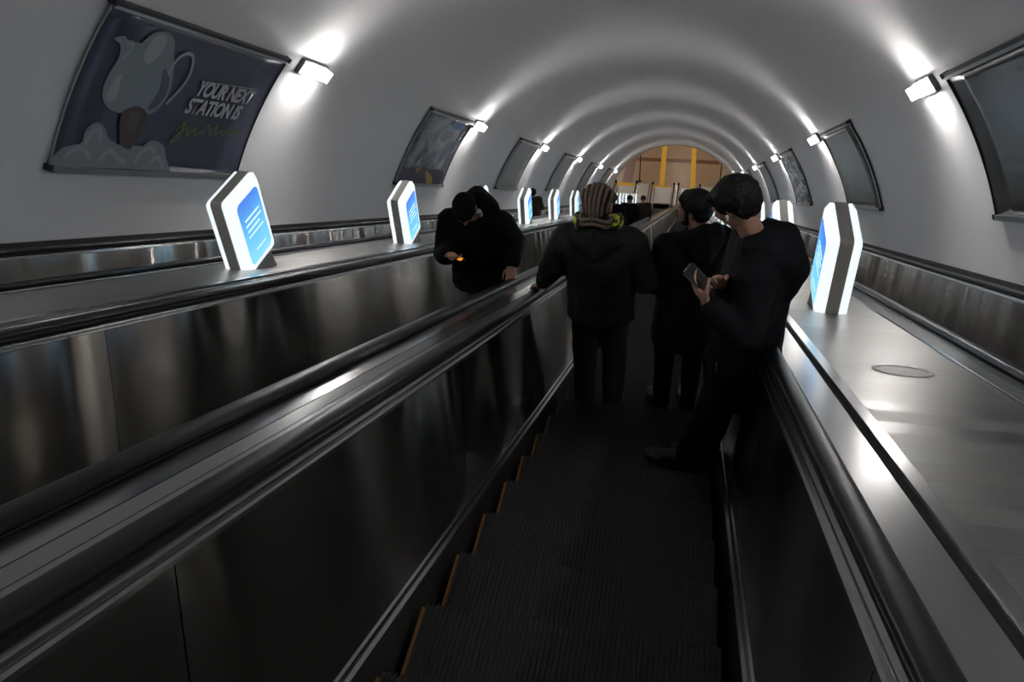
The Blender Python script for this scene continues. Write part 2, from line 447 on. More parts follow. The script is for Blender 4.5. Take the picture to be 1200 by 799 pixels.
def centre_deck():
    r = empty('escalator_deck', (T, 0, 0)); tag(r, 'narrow polished steel deck between the two middle handrails', 'deck'); O = r.location.copy()
    a, b = XB + 0.762, XC - 0.762; mid = T
    pr = [(a, -0.738), (a + 0.004, -0.728), (a + 0.05, -0.724), (mid - 0.002, -0.719)]
    sweep('steel_plate', pr, S_TOP, S_E + 2.3, M['strip'], r, org=O)
    pr = [(mid + 0.002, -0.719), (b - 0.055, -0.724)]
    sweep('steel_plate', pr, S_TOP, S_E + 2.3, M['strip'], r, org=O)
    pr = [(b - 0.052, -0.724), (b - 0.004, -0.728), (b, -0.738)]
    sweep('steel_plate', pr, S_TOP, S_E + 2.3, M['strip'], r, org=O)
    sweep('seam_backing', [(a + 0.01, -0.732), (b - 0.01, -0.732)], S_TOP, S_E + 2.3, M['dark'], r, org=O)
    p = W(0, S_E + 2.3, NOS); bm = bmesh.new(); box_bm(bm, (0, p.y + 0.01, FLOOR + 0.37), (b - a, 0.02, 0.74)); bm_obj('end_panel', bm, M['panel'], r)
centre_deck()
# outer ledges between the outermost handrails and the walls
for sg, x0, lab in ((-1, XA - 0.762, 'narrow steel ledge between the far left handrail and the wall'), (1, XD + 0.762, 'narrow steel ledge between the far right handrail and the wall')):
    x1 = T + sg * 4.215
    tag(sweep('wall_ledge', [(x0, -0.738), (x0 + sg*0.004, -0.728), (x1, -0.722)], S_TOP, S_E + 2, M['strip']), lab, 'ledge')

# round plate in the right deck
r = empty('access_cover', Wp(0.975, 4.03, -0.712)); r.rotation_euler = (R_(-30), 0, 0); tag(r, 'round steel cover plate set in the right deck', 'cover plate')
bm = bmesh.new()
for i in range(48):
    a = 2*math.pi*i/48; c, s = math.cos(a), math.sin(a)
    for (q, z) in ((0.128, 0.001), (0.124, 0.006), (0.106, 0.006), (0.103, 0.001)): bm.verts.new((c*q, s*q, z))
bm.verts.ensure_lookup_table()
for i in range(48):
    j = (i+1) % 48
    for q in range(3): bm.faces.new([bm.verts[4*i+q], bm.verts[4*j+q], bm.verts[4*j+q+1], bm.verts[4*i+q+1]])
bm_obj('ring', bm, mat('bright_ring', (0.85, 0.85, 0.84), 0.42, 0.7), r, True)
bm = bmesh.new(); bmesh.ops.create_cone(bm, segments=48, radius1=0.103, radius2=0.103, depth=0.004, cap_ends=True, matrix=Matrix.Translation((0, 0, 0.001)))
bm_obj('plate', bm, mat('cover_plate', (0.50, 0.49, 0.47), 0.42, 0.8), r)

# ------------------------------------------------------------------ wall lamps
def lamp_at(side, s):
    th = side * R_(54.3); cx, cn = T + (RV) * math.sin(th), NC + RV * math.cos(th)
    p = Wp(cx, s, cn)
    inward = (ROT @ Vector((-math.sin(th), 0, -math.cos(th)))).normalized()
    along = ROT @ Vector((0, 1, 0)); tang = along.cross(inward).normalized()
    return p, Matrix((inward, along, tang)).transposed()
def build_lamp():
    """batten lamp: dark tray on the wall, bright tube, added cross fins that narrow its spread, closed ends"""
    root = empty('wall_lamp')
    bm = bmesh.new(); box_bm(bm, (0.028, 0, 0), (0.06, 0.69, 0.185))
    bmesh.ops.bevel(bm, geom=bm.edges[:], offset=0.008, segments=2, affect='EDGES'); bm_obj('housing', bm, M['housing'], root)
    bm = bmesh.new(); box_bm(bm, (0.078, 0, 0), (0.034, 0.60, 0.030)); bm_obj('glowing_tube', bm, M['lampside'], root)
    bm = bmesh.new()
    for i in range(9): box_bm(bm, (0.098, -0.30 + 0.075*i, 0), (0.080, 0.006, 0.125))  # glowing fins, added to narrow the light along the tunnel
    bm_obj('diffuser', bm, M['lampface'], root)
    bm = bmesh.new()
    for sy in (-1, 1): box_bm(bm, (0.085, sy*0.318, 0.0), (0.108, 0.010, 0.14))
    bm_obj('end_caps', bm, M['lampcap'], root)
    return root
proto = build_lamp(); first = True
def copy_tree(o, parent=None, loc=None):
    c = o.copy(); COL.objects.link(c); c.parent = parent
    for ch in o.children: copy_tree(ch, c)
    return c
ordn = ['nearest', 'second', 'third', 'fourth', 'fifth', 'sixth']
bpy.context.view_layer.update()
for side, sn in ((-1, 'left'), (1, 'right')):
    for k in range(-1, 6):
        s = 10.15 + 8.372 * k
        o = proto if first else copy_tree(proto); first = False
        p, m3 = lamp_at(side, s)
        o.matrix_world = Matrix.Translation(p) @ m3.to_4x4()
        lab = ('small bright wall lamp on the %s wall, %s one down the tunnel' % (sn, ordn[k])) if k >= 0 else 'small wall lamp on the %s wall beside the viewer, outside the photo' % sn
        tag(o, lab, 'wall lamp', 'bright lamps in a row along the %s wall' % sn)
        for ch in o.children:
            pass

# ------------------------------------------------------------------ posters on the curved walls
RP = RV - 0.045
def cylp(side, u, th, off=0.0):
    t = side * R_(th); q = RP - off
    return Wp(T + q * math.sin(t), u, NC + q * math.cos(t))
def cyl_patch(name, side, s0, s1, t0, t1, off, m, parent, org, nu=6, nt=14, thick=0.0, mats=None):
    verts, faces, uvs = [], [], []
    for j in range(nt + 1):
        for i in range(nu + 1):
            a, b = i/nu, j/nt
            verts.append(cylp(side, s0 + (s1-s0)*a, t0 + (t1-t0)*b, off) - org); uvs.append((a, 1-b))
    k = nu + 1
    for j in range(nt):
        for i in range(nu): 
            f = (j*k+i, j*k+i+1, (j+1)*k+i+1, (j+1)*k+i); faces.append(f if side > 0 else tuple(reversed(f)))
    o = mesh_obj(name, verts, faces, m, parent, True, uvs, mats)
    if thick:
        sd = o.modifiers.new('thick', 'SOLIDIFY'); sd.thickness = thick; sd.offset = -1
    return o
def arc_bar(name, side, s0, s1, t0, t1, m, parent, org, r0=-0.045, r1=0.02, nt=14):
    verts, faces = [], []
    for j in range(nt + 1):
        th = t0 + (t1-t0)*j/nt
        for (s, off) in ((s0, r0), (s1, r0), (s1, r1), (s0, r1)): verts.append(cylp(side, s, th, off) - org)
    for j in range(nt):
        for i in range(4): faces.append((4*j+i, 4*j+(i+1) % 4, 4*(j+1)+(i+1) % 4, 4*(j+1)+i))
    faces += [(0, 1, 2, 3), tuple(4*nt+i for i in (3, 2, 1, 0))]
    return mesh_obj(name, verts, faces, m, parent)

def film(name, colf):
    m = mat(name, (0.1, 0.1, 0.11), 0.22, 0, 0.5)
    colf(m); return m
def plain_film(c, c2, sc=1.5, rough=0.25, yellow=False, contrast=1.0, stretch=(1, 1, 1)):
    def f(m):
        uv = N(m, 'ShaderNodeTexCoord'); mp = N(m, 'ShaderNodeMapping'); mp.inputs['Scale'].default_value = stretch
        Lk(m, uv.outputs['UV'], mp.inputs['Vector'])
        n = N(m, 'ShaderNodeTexNoise'); n.inputs['Scale'].default_value = sc; n.inputs['Detail'].default_value = 4; n.inputs['Distortion'].default_value = 1.2
        Lk(m, mp.outputs['Vector'], n.inputs['Vector'])
        r = N(m, 'ShaderNodeValToRGB'); r.color_ramp.elements[0].position = 0.5 - 0.2/contrast; r.color_ramp.elements[1].position = 0.5 + 0.2/contrast
        r.color_ramp.elements[0].color = (*c, 1); r.color_ramp.elements[1].color = (*c2, 1)
        Lk(m, n.outputs['Fac'], r.inputs[0]); Lk(m, r.outputs[0], BS(m).inputs['Base Color'])
        BS(m).inputs['Roughness'].default_value = rough
        n2 = N(m, 'ShaderNodeTexNoise'); n2.inputs['Scale'].default_value = 4; Lk(m, uv.outputs['UV'], n2.inputs['Vector'])
        b = N(m, 'ShaderNodeBump'); b.inputs['Strength'].default_value = 0.5; b.inputs['Distance'].default_value = 0.02
        Lk(m, n2.outputs['Fac'], b.inputs['Height']); Lk(m, b.outputs['Normal'], BS(m).inputs['Normal'])
    return f
FILM = dict(
    teapot=film('poster_navy', plain_film((0.052, 0.058, 0.098), (0.070, 0.076, 0.115), 1.2, 0.3)),
    crumple_sheen=film('poster_crumple_sheen', plain_film((0.045, 0.05, 0.07), (0.36, 0.39, 0.43), 2.6, 0.12, contrast=1.2, stretch=(1.6, 1, 1))),  # pale streaks of reflected light put into the film colour
    grey=film('poster_grey', plain_film((0.27, 0.275, 0.27), (0.33, 0.335, 0.33), 1.2, 0.35)),
    midgrey=film('poster_mid_grey', plain_film((0.10, 0.105, 0.105), (0.15, 0.155, 0.155), 1.2, 0.3)),
    green=film('poster_grey_green', plain_film((0.085, 0.10, 0.095), (0.13, 0.15, 0.14), 1.2, 0.25)),
    darkfilm=film('poster_dark_film', plain_film((0.045, 0.048, 0.055), (0.07, 0.075, 0.078), 1.4, 0.18)),
    bw=film('poster_black_white', plain_film((0.02, 0.02, 0.02), (0.6, 0.6, 0.6), 5.5, 0.3, contrast=5, stretch=(0.8, 1.6, 1))),
)
def poster(side, s0, s1, film_key, label, group=None):
    org = cylp(side, (s0+s1)/2, 74, 0)
    r = empty('wall_poster', org); tag(r, label, 'poster', group)
    cyl_patch('sheet', side, s0, s1, 54.3, 73.8, 0.0, FILM[film_key], r, org, thick=0.012)
    o = arc_bar('top_rail', side, s0 - 0.03, s1 + 0.03, 53.7, 54.15, M['frame_black'], r, org, r1=0.028, nt=2)
    o2 = arc_bar('top_rail_clamp', side, s0 - 0.01, s1 + 0.01, 54.15, 54.6, M['frame_alu'], o, Vector((0, 0, 0)), r0=-0.02, r1=0.018, nt=2)
    for v in o2.data.vertices: v.co = v.co - org
    arc_bar('bottom_rail', side, s0 - 0.01, s1 + 0.01, 73.6, 74.3, M['frame_alu'], r, org, r1=0.025, nt=2)
    for s in (s0 - 0.03, s1 + 0.012): arc_bar('side_strip', side, s, s + 0.010, 54.4, 73.8, M['frame_alu'] if s < s0 else M['frame_black'], r, org, r0=-0.005, r1=0.010)
    for s in (s0 - 0.04, s1 + 0.01): 
        for a in (53.6, 73.5): arc_bar('corner_cap', side, s, s + 0.03, a, a + 0.7, M['frame_black'], r, org, r1=0.035, nt=2)
    return r, org
P1s = 6.42
proot, porg = poster(-1, P1s, P1s + 3.0, 'teapot', 'navy poster on the left wall, a figure with a teapot for a head and lettering')
# artwork: outlines in (u metres along, theta degrees), laid on the curve
def smooth_poly(pts, n=6):
    out = []; k = len(pts)
    for i in range(k):
        p0, p1, p2, p3 = pts[i-1], pts[i], pts[(i+1) % k], pts[(i+2) % k]
        for j in range(n):
            t = j/n; t2, t3 = t*t, t*t*t
            out.append(tuple(0.5*((2*b) + (-a+c)*t + (2*a-5*b+4*c-d)*t2 + (-a+3*b-3*c+d)*t3) for a, b, c, d in zip(p0, p1, p2, p3)))
    return out
def art(name, pts, m, off, parent=None, smooth=True, closed=True):
    P = smooth_poly(pts) if smooth else pts
    bm = bmesh.new(); vs = [bm.verts.new((u, t, 0)) for u, t in P]; f = bm.faces.new(vs)
    bmesh.ops.triangulate(bm, faces=[f])
    bmesh.ops.subdivide_edges(bm, edges=[e for e in bm.edges if e.calc_length() > 1.2], cuts=3)
    bmesh.ops.triangulate(bm, faces=bm.faces[:])
    for v in bm.verts: v.co = cylp(-1, P1s + v.co.x, v.co.y, off) - porg
    bmesh.ops.recalc_face_normals(bm, faces=bm.faces[:])
    return bm_obj(name, bm, m, parent or proot)
def stroke(name, pts, wd, m, off, parent=None):
    """ribbon along an open curve in (u, theta)"""
    P = []
    k = len(pts)
    for i in range(k - 1):
        p0, p1, p2, p3 = pts[max(0, i-1)], pts[i], pts[i+1], pts[min(k-1, i+2)]
        for j in range(6):
            t = j/6; t2, t3 = t*t, t*t*t
            P.append(tuple(0.5*((2*b) + (-a+c)*t + (2*a-5*b+4*c-d)*t2 + (-a+3*b-3*c+d)*t3) for a, b, c, d in zip(p0, p1, p2, p3)))
    P.append(pts[-1]); deg = 0.0742   # metres per degree
    verts, faces = [], []
    for i, (u, t) in enumerate(P):
        a = P[max(0, i-1)]; b = P[min(len(P)-1, i+1)]
        d = Vector((b[0]-a[0], (b[1]-a[1])*deg)); d.normalize(); nx, ny = -d.y, d.x
        for s in (-1, 1): verts.append(cylp(-1, P1s + u + s*nx*wd/2, t + s*ny*wd/2/deg, off) - porg)
    for i in range(len(P)-1): faces.append((2*i, 2*i+1, 2*i+3, 2*i+2))
    return mesh_obj(name, verts, faces, m, parent or proot)
M['china'] = mat('art_china_blue_grey', (0.23, 0.27, 0.30), 0.4)
M['china2'] = mat('art_china_pale', (0.36, 0.39, 0.41), 0.4)
M['china3'] = mat('art_china_dim', (0.085, 0.105, 0.145), 0.4)
M['skin_art'] = mat('art_skin', (0.075, 0.058, 0.055), 0.5)
M['skin_art2'] = mat('art_skin_pale', (0.12, 0.09, 0.085), 0.5)
M['ruffle'] = mat('art_ruffle', (0.24, 0.26, 0.30), 0.5)
M['ruffle2'] = mat('art_ruffle_pale', (0.33, 0.35, 0.39), 0.5)
M['ink'] = mat('art_lettering', (0.50, 0.52, 0.55), 0.5)
M['lime'] = mat('art_lime', (0.17, 0.20, 0.04), 0.5)
body = [(0.18, 57.9), (0.30, 57.3), (0.36, 58.6), (0.40, 60.4), (0.50, 59.6), (0.53, 57.6), (0.62, 55.9), (0.78, 55.4), (0.93, 56.2), (1.03, 58.0), (1.15, 60.2), (1.22, 62.6), (1.18, 64.9), (1.02, 66.3), (0.75, 66.5), (0.52, 66.3), (0.38, 65.4), (0.31, 63.8), (0.31, 62.0), (0.34, 60.0), (0.28, 58.4)]
art('teapot_art', body, M['china'], 0.016)
art('teapot_glint', [(0.40, 62.8), (0.46, 61.8), (0.50, 63.2), (0.52, 64.8), (0.42, 65.2), (0.38, 64.2)], M['china2'], 0.018)
art('teapot_glint', [(0.66, 56.2), (0.80, 56.0), (0.84, 58.0), (0.74, 59.8), (0.63, 58.8)], M['china2'], 0.018)
art('teapot_shade', [(0.98, 60.0), (1.12, 61.0), (1.18, 63.0), (1.12, 64.9), (1.00, 65.4), (1.05, 62.8)], M['china3'], 0.018)
stroke('teapot_handle_art', [(1.08, 60.6), (1.10, 58.6), (1.18, 57.4), (1.30, 57.4), (1.38, 58.8), (1.40, 60.6), (1.34, 62.6), (1.24, 64.4)], 0.035, M['china2'], 0.018)
stroke('teapot_spout_curl', [(0.35, 58.2), (0.42, 57.9), (0.44, 58.8), (0.38, 59.8)], 0.022, M['china2'], 0.018)
art('face_art', [(0.68, 66.2), (0.85, 65.3), (1.03, 66.2), (1.04, 68.0), (0.98, 69.6), (0.93, 70.9), (0.78, 70.4), (0.72, 69.0), (0.67, 67.6)], M['skin_art'], 0.020)
art('face_art', [(0.76, 66.4), (0.85, 66.0), (0.93, 66.6), (0.90, 68.4), (0.82, 68.4)], M['skin_art2'], 0.022)
art('collar_art', [(0.00, 73.5), (0.04, 71.6), (0.16, 71.0), (0.27, 70.6), (0.28, 69.0), (0.38, 68.0), (0.50, 68.5), (0.60, 69.8), (0.72, 70.3), (0.88, 71.2), (1.06, 71.0), (1.18, 69.7), (1.30, 69.5), (1.45, 70.2), (1.52, 71.4), (1.62, 73.0), (1.62, 73.5), (0.8, 73.5)], M['ruffle'], 0.017)
for q in ([(0.10, 72.6), (0.2, 71.5), (0.32, 71.4), (0.42, 72.4)], [(0.32, 70.8), (0.36, 69.2), (0.46, 69.0), (0.5, 70.4)], [(0.55, 72.6), (0.66, 71.2), (0.8, 72.2), (0.92, 72.6)], [(1.06, 72.7), (1.1, 71.4), (1.22, 70.5), (1.34, 71.2)], [(1.28, 72.8), (1.36, 71.8), (1.46, 72.2), (1.52, 73.0)]):
    stroke('ruffle_art', q, 0.05, M['ruffle2'], 0.019)
def text_on(txt, u0, th0, size, m, slant=0.25, rise=0.0, off=0.02, xs=1.0, weight=0.004):
    cu = bpy.data.curves.new('lettering', 'FONT'); cu.body = txt; cu.size = size; cu.shear = slant; cu.offset = weight; cu.resolution_u = 3; cu.space_character = 0.93
    o = bpy.data.objects.new('lettering', cu); COL.objects.link(o)
    dg = bpy.context.evaluated_depsgraph_get(); dg.update()
    me = bpy.data.meshes.new_from_object(o.evaluated_get(dg)); COL.objects.unlink(o); bpy.data.objects.remove(o)
    me.materials.clear(); me.materials.append(m)
    for v in me.vertices:
        x, y = v.co.x * xs, v.co.y
        v.co = cylp(-1, P1s + u0 + x, th0 - (y + rise * x) / 0.0742, off) - porg
    me.name = 'lettering'
    return link(bpy.data.objects.new('lettering', me), proot)
text_on('YOUR NEXT', 1.62, 62.45, 0.225, M['ink'], rise=0.02, xs=0.90, weight=0.007)
text_on('STATION IS', 1.57, 65.1, 0.225, M['ink'], rise=0.02, xs=0.93, weight=0.007)
stroke('lettering_rule', [(1.68, 60.4), (2.2, 60.0), (2.75, 59.7)], 0.008, M['ink'], 0.02)
# lime handwriting strokes
stroke('lime_script', [(1.55, 67.8), (1.66, 66.4), (1.62, 68.8), (1.52, 69.4), (1.60, 68.2), (1.74, 67.2), (1.76, 68.2), (1.88, 67.0), (1.90, 68.2), (2.02, 67.2)], 0.022, M['lime'], 0.02)
stroke('lime_script', [(2.02, 68.0), (2.10, 66.3), (2.18, 67.8), (2.26, 66.2), (2.28, 67.6), (2.38, 66.8), (2.42, 67.5), (2.52, 66.6), (2.58, 67.3), (2.78, 66.3)], 0.022, M['lime'], 0.02)

r2, o2 = poster(-1, P1s + 8.65, P1s + 11.6, 'crumple_sheen', 'crumpled glossy dark poster on the left wall, yellow patch at its foot')
M['mustard'] = mat('art_mustard', (0.35, 0.24, 0.02), 0.4); M['plum'] = mat('art_plum', (0.035, 0.025, 0.06), 0.4); M['skyblue'] = mat('art_blue', (0.10, 0.25, 0.5), 0.3)
def art2(name, side, s0, pts, m, off, parent, org):
    P = smooth_poly(pts, 4)
    bm = bmesh.new(); vs = [bm.verts.new((u, t, 0)) for u, t in P]; f = bm.faces.new(vs); bmesh.ops.triangulate(bm, faces=[f])
    for v in bm.verts: v.co = cylp(side, s0 + v.co.x, v.co.y, off) - org
    bmesh.ops.recalc_face_normals(bm, faces=bm.faces[:])
    return bm_obj(name, bm, m, parent)
q0 = P1s + 8.65
art2('plum_patch', -1, q0, [(0.05, 70.2), (0.9, 69.6), (1.8, 69.4), (2.7, 69.8), (2.7, 73.4), (1.4, 73.5), (0.1, 73.4)], M['plum'], 0.014, r2, o2)
art2('mustard_patch', -1, q0, [(1.45, 70.0), (1.75, 70.6), (2.05, 72.0), (2.1, 73.3), (1.75, 73.3), (1.6, 71.8)], M['mustard'], 0.018, r2, o2)
art2('mustard_patch', -1, q0, [(0.85, 69.6), (1.05, 69.2), (1.0, 70.4), (0.85, 70.6)], M['mustard'], 0.018, r2, o2)
art2('blue_patch', -1, q0, [(1.6, 55.6), (2.3, 55.2), (2.5, 56.4), (2.1, 57.2), (1.7, 57.0)], M['skyblue'], 0.018, r2, o2)
kinds_l = [('grey', 'plain pale grey poster on the left wall, third from the viewer'), ('grey', 'plain grey poster on the left wall, fourth from the viewer'), ('midgrey', 'darker grey poster on the left wall, fifth from the viewer, above the braided hair'), ('midgrey', 'small far grey poster on the left wall, last before the hall')]
for i, (kf, lb) in enumerate(kinds_l):
    s = P1s + 8.372 * (i + 2) + 0.1; poster(-1, s, s + 2.8, kf, lb)
kinds_r = [('darkfilm', 'dark glossy poster cut off by the right edge of the photo'), ('green', 'grey green glossy poster behind the large lit sign on the right'), ('bw', 'black and white patterned poster on the right wall'), ('midgrey', 'small grey poster on the right wall, beyond the black and white one'), ('midgrey', 'far small poster low on the right wall near the hall')]
for i, (kf, lb) in enumerate(kinds_r):
    s = 6.38 + 8.372 * i; poster(1, s, s + 2.95, kf, lb)

# ------------------------------------------------------------------ lit signs on the decks
def screen_mat():
    m = mat('sign_blue_screen', (0.05, 0.1, 0.2), 0.2)
    tc = N(m, 'ShaderNodeTexCoord'); sp = N(m, 'ShaderNodeSeparateXYZ'); Lk(m, tc.outputs['Object'], sp.inputs[0])
    mr = N(m, 'ShaderNodeMapRange'); mr.inputs['From Min'].default_value = 0.08; mr.inputs['From Max'].default_value = 0.62
    Lk(m, sp.outputs['Z'], mr.inputs['Value'])
    n = N(m, 'ShaderNodeTexNoise'); n.inputs['Scale'].default_value = 4; n.inputs['Detail'].default_value = 2; Lk(m, tc.outputs['Object'], n.inputs['Vector'])
    a = N(m, 'ShaderNodeMath', operation='MULTIPLY_ADD'); a.inputs[1].default_value = 0.6; Lk(m, n.outputs['Fac'], a.inputs[0]); a.inputs[2].default_value = -0.3
    b = N(m, 'ShaderNodeMath', operation='ADD'); Lk(m, mr.outputs['Result'], b.inputs[0]); Lk(m, a.outputs[0], b.inputs[1])
    r = N(m, 'ShaderNodeValToRGB'); e = r.color_ramp.elements
    e[0].position = 0.0; e[0].color = (0.30, 0.80, 0.97, 1); e[1].position = 1.0; e[1].color = (0.06, 0.24, 0.85, 1)
    x = e.new(0.5); x.color = (0.16, 0.58, 0.95, 1)
    Lk(m, b.outputs[0], r.inputs[0]); Lk(m, r.outputs[0], BS(m).inputs['Emission Color']); BS(m).inputs['Emission Strength'].default_value = 1.0
    return m
M['screen'] = screen_mat()
M['screentext'] = mat('sign_text_glow', (0.8, 0.85, 0.9), 0.3, emit=(0.72, 0.92, 1.0), estr=1.15)
def rrect(w, h, r, n=4, ch=True):
    """rounded rectangle outline in (y, z), z from 0 to h"""
    pts = []
    for cy, cz, a0 in ((w/2 - r, r, -90), (w/2 - r, h - r, 0), (-w/2 + r, h - r, 90), (-w/2 + r, r, 180)):
        for i in range(n + 1):
            a = R_(a0 + 90*i/n); pts.append((cy + r*math.cos(a), cz + r*math.sin(a)))
    return pts
SW, SH = 0.50, 0.665
def prism(name, loops, m, parent, cap0=True, cap1=True, smooth=False):
    verts, faces = [], []; k = len(loops[0])
    for lp in loops: verts += lp
    for j in range(len(loops) - 1):
        for i in range(k): faces.append((j*k+i, j*k+(i+1) % k, (j+1)*k+(i+1) % k, (j+1)*k+i))
    if cap0: faces.append(tuple(reversed(range(k))))
    if cap1: faces.append(tuple((len(loops)-1)*k + i for i in range(k)))
    o = mesh_obj(name, verts, faces, m, parent)
    return o
def sign():
    root = empty('lit_sign')
    o = rrect(SW, SH, 0.035); z0 = 0.045
    def L(x, inset, rr=0.035):
        p = rrect(SW - 2*inset, SH - 2*inset, max(0.008, rr)); return [(x, y, z + inset + z0) for y, z in p]
    prism('band', [L(-0.042, 0.0), L(0.042, 0.0)], M['band'], root)
    for sg in (-1, 1):
        lp = [L(sg*0.043, 0.006), L(sg*0.070, 0.004), L(sg*0.100, 0.035, 0.03), L(sg*0.108, 0.075, 0.05)]
        f = prism('light_frame', lp, M['signwhite'], root, cap1=False)
        if sg < 0: f.data.flip_normals()
        s = prism('screen', [L(sg*0.1075, 0.072, 0.05), L(sg*0.1065, 0.074, 0.05)], M['screen'], root)
        # lines of unreadable light writing
        verts, faces = [], []
        for i, (yy, zz, ln, th) in enumerate(((-0.11, 0.47, 0.23, 0.012), (-0.115, 0.425, 0.25, 0.012), (-0.11, 0.38, 0.20, 0.011), (-0.115, 0.335, 0.24, 0.009), (-0.06, 0.20, 0.16, 0.008))):
            b = len(verts)
            for (a, c) in ((yy, zz), (yy+ln, zz), (yy+ln, zz+th), (yy, zz+th)): verts.append((sg*0.1090, a if sg > 0 else -a, c))
            faces.append((b, b+1, b+2, b+3))
        mesh_obj('text_lines', verts, faces, M['screentext'], s)
    # wedge foot reaching down to the sloping deck
    bm = bmesh.new()
    y0, y1 = -0.17, 0.15; tan = SA / CA
    pts = []
    for x0, f in ((-0.088, 0), (0.088, 0)):
        pts.append([(x0, y0, z0 + 0.01), (x0, y1, z0 + 0.01), (x0*1.1, y1 + 0.02, -tan*(y1+0.02)), (x0*1.1, y0, -tan*y0)])
    vs = [[bm.verts.new(p) for p in q] for q in pts]
    for i in range(4): bm.faces.new([vs[0][i], vs[0][(i+1) % 4], vs[1][(i+1) % 4], vs[1][i]])
    bm.faces.new(vs[0][::-1]); bm.faces.new(vs[1]); bmesh.ops.recalc_face_normals(bm, faces=bm.faces[:])
    bm_obj('foot', bm, M['foot'], root)
    return root
sg0 = sign(); first = True
def sign_y_base(x, s):   # root at the deck under the middle of the sign
    p = Wp(x, s, -0.710); return p
ordw = ['nearest', 'second', 'third', 'fourth', 'fifth', 'sixth', 'seventh', 'eighth', 'ninth', 'tenth', 'eleventh', 'twelfth', 'thirteenth']
for xx, sn, s00, kk in ((-3.305, 'left', 6.22, range(-1, 13)), (0.965, 'right', 6.28, range(-1, 13))):
    for k in kk:
        s = s00 + 3.80 * k
        if k < 0 and sn == 'right': s = 1.55
        o = sg0 if first else copy_tree(sg0); first = False
        o.location = sign_y_base(xx, s)
        lab = ('glowing blue and white box sign on the %s deck, %s from the viewer' % (sn, ordw[k])) if k >= 0 else 'box sign on the %s deck beside the viewer, outside the photo' % sn
        tag(o, lab, 'lit sign', 'lit box signs along the %s deck' % sn)
# ------------------------------------------------------------------ people
def cloth(name, c, rough=0.85, bump=0.35):
    m = mat(name, c, rough, 0, 0.12)
    n = noise_bump(m, 14, bump, 0.012, None, 4)
    BS(m).inputs['Sheen Weight'].default_value = 0.0
    return m
CM = dict(black=cloth('cloth_black', (0.0045, 0.0045, 0.005)), navy=cloth('cloth_navy_black', (0.0055, 0.006, 0.0085), 0.8), green=cloth('cloth_dark_green_grey', (0.012, 0.0145, 0.0135), 0.6),
          brown=cloth('cloth_dark_brown', (0.032, 0.025, 0.021)), coatbrown=cloth('cloth_brown', (0.075, 0.055, 0.038)), grey=cloth('cloth_grey', (0.16, 0.16, 0.17)), white=cloth('cloth_off_white', (0.5, 0.5, 0.5)),
          jeans=cloth('cloth_black_trousers', (0.004, 0.004, 0.005)))
M['skin'] = mat('skin', (0.42, 0.24, 0.175), 0.5, 0, 0.4); noise_bump(M['skin'], 90, 0.15, 0.002)
BS(M['skin']).inputs['Subsurface Weight'].default_value = 0.1; BS(M['skin']).inputs['Subsurface Radius'].default_value = (0.02, 0.008, 0.004)
M['hair'] = mat('hair_black', (0.006, 0.005, 0.0045), 0.6, 0, 0.25)
tcx = N(M['hair'], 'ShaderNodeTexCoord'); mpx = N(M['hair'], 'ShaderNodeMapping'); mpx.inputs['Scale'].default_value = (90, 90, 14); Lk(M['hair'], tcx.outputs['Object'], mpx.inputs['Vector'])
noise_bump(M['hair'], 1.0, 0.9, 0.01, mpx.outputs['Vector'])
M['shoe'] = mat('shoe_black', (0.012, 0.012, 0.012), 0.5)
M['braid'] = mat('braid_taupe', (0.17, 0.125, 0.10), 0.8); noise_bump(M['braid'], 120, 0.8, 0.008)
M['scarf'] = mat('scarf_yellow_black', (0.5, 0.5, 0.02), 0.8)
def scarf_nodes(m):
    tc = N(m, 'ShaderNodeTexCoord'); n = N(m, 'ShaderNodeTexNoise'); n.inputs['Scale'].default_value = 24; n.inputs['Detail'].default_value = 2; Lk(m, tc.outputs['Object'], n.inputs['Vector'])
    r = N(m, 'ShaderNodeValToRGB'); e = r.color_ramp.elements; e[0].position = 0.48; e[0].color = (0.015, 0.018, 0.01, 1); e[1].position = 0.53; e[1].color = (0.55, 0.62, 0.03, 1)
    Lk(m, n.outputs['Fac'], r.inputs[0]); Lk(m, r.outputs[0], BS(m).inputs['Base Color'])
scarf_nodes(M['scarf'])
M['eye'] = mat('eye_white', (0.7, 0.68, 0.65), 0.2)
TEX = bpy.data.textures.new('folds', 'CLOUDS'); TEX.noise_scale = 0.11; TEX.noise_depth = 2
TEXH = bpy.data.textures.new('locks', 'CLOUDS'); TEXH.noise_scale = 0.03; TEXH.noise_depth = 2

def ico(bm, c, r, rot=None, sub=2):
    g = bmesh.ops.create_icosphere(bm, subdivisions=sub, radius=1.0)
    r = (r, r, r) if isinstance(r, (int, float)) else r
    mt = Matrix.Translation(Vector(c)) @ (rot.to_4x4() if rot is not None else Matrix.Identity(4)) @ Matrix.Diagonal((*r, 1))
    bmesh.ops.transform(bm, matrix=mt, verts=g['verts']); return g['verts']
def hull(items):
    """convex hull of ellipsoids [(centre, radii, rotation)]"""
    bm = bmesh.new()
    for it in items: ico(bm, it[0], it[1], it[2] if len(it) > 2 else None)
    g = bmesh.ops.convex_hull(bm, input=bm.verts[:])
    inner = [e for e in g['geom_interior'] if isinstance(e, bmesh.types.BMVert)]
    bmesh.ops.delete(bm, geom=inner, context='VERTS')
    loose = [v for v in bm.verts if not v.link_faces]; bmesh.ops.delete(bm, geom=loose, context='VERTS')
    bmesh.ops.recalc_face_normals(bm, faces=bm.faces[:])
    me = bpy.data.meshes.new('t'); bm.to_mesh(me); bm.free(); return me
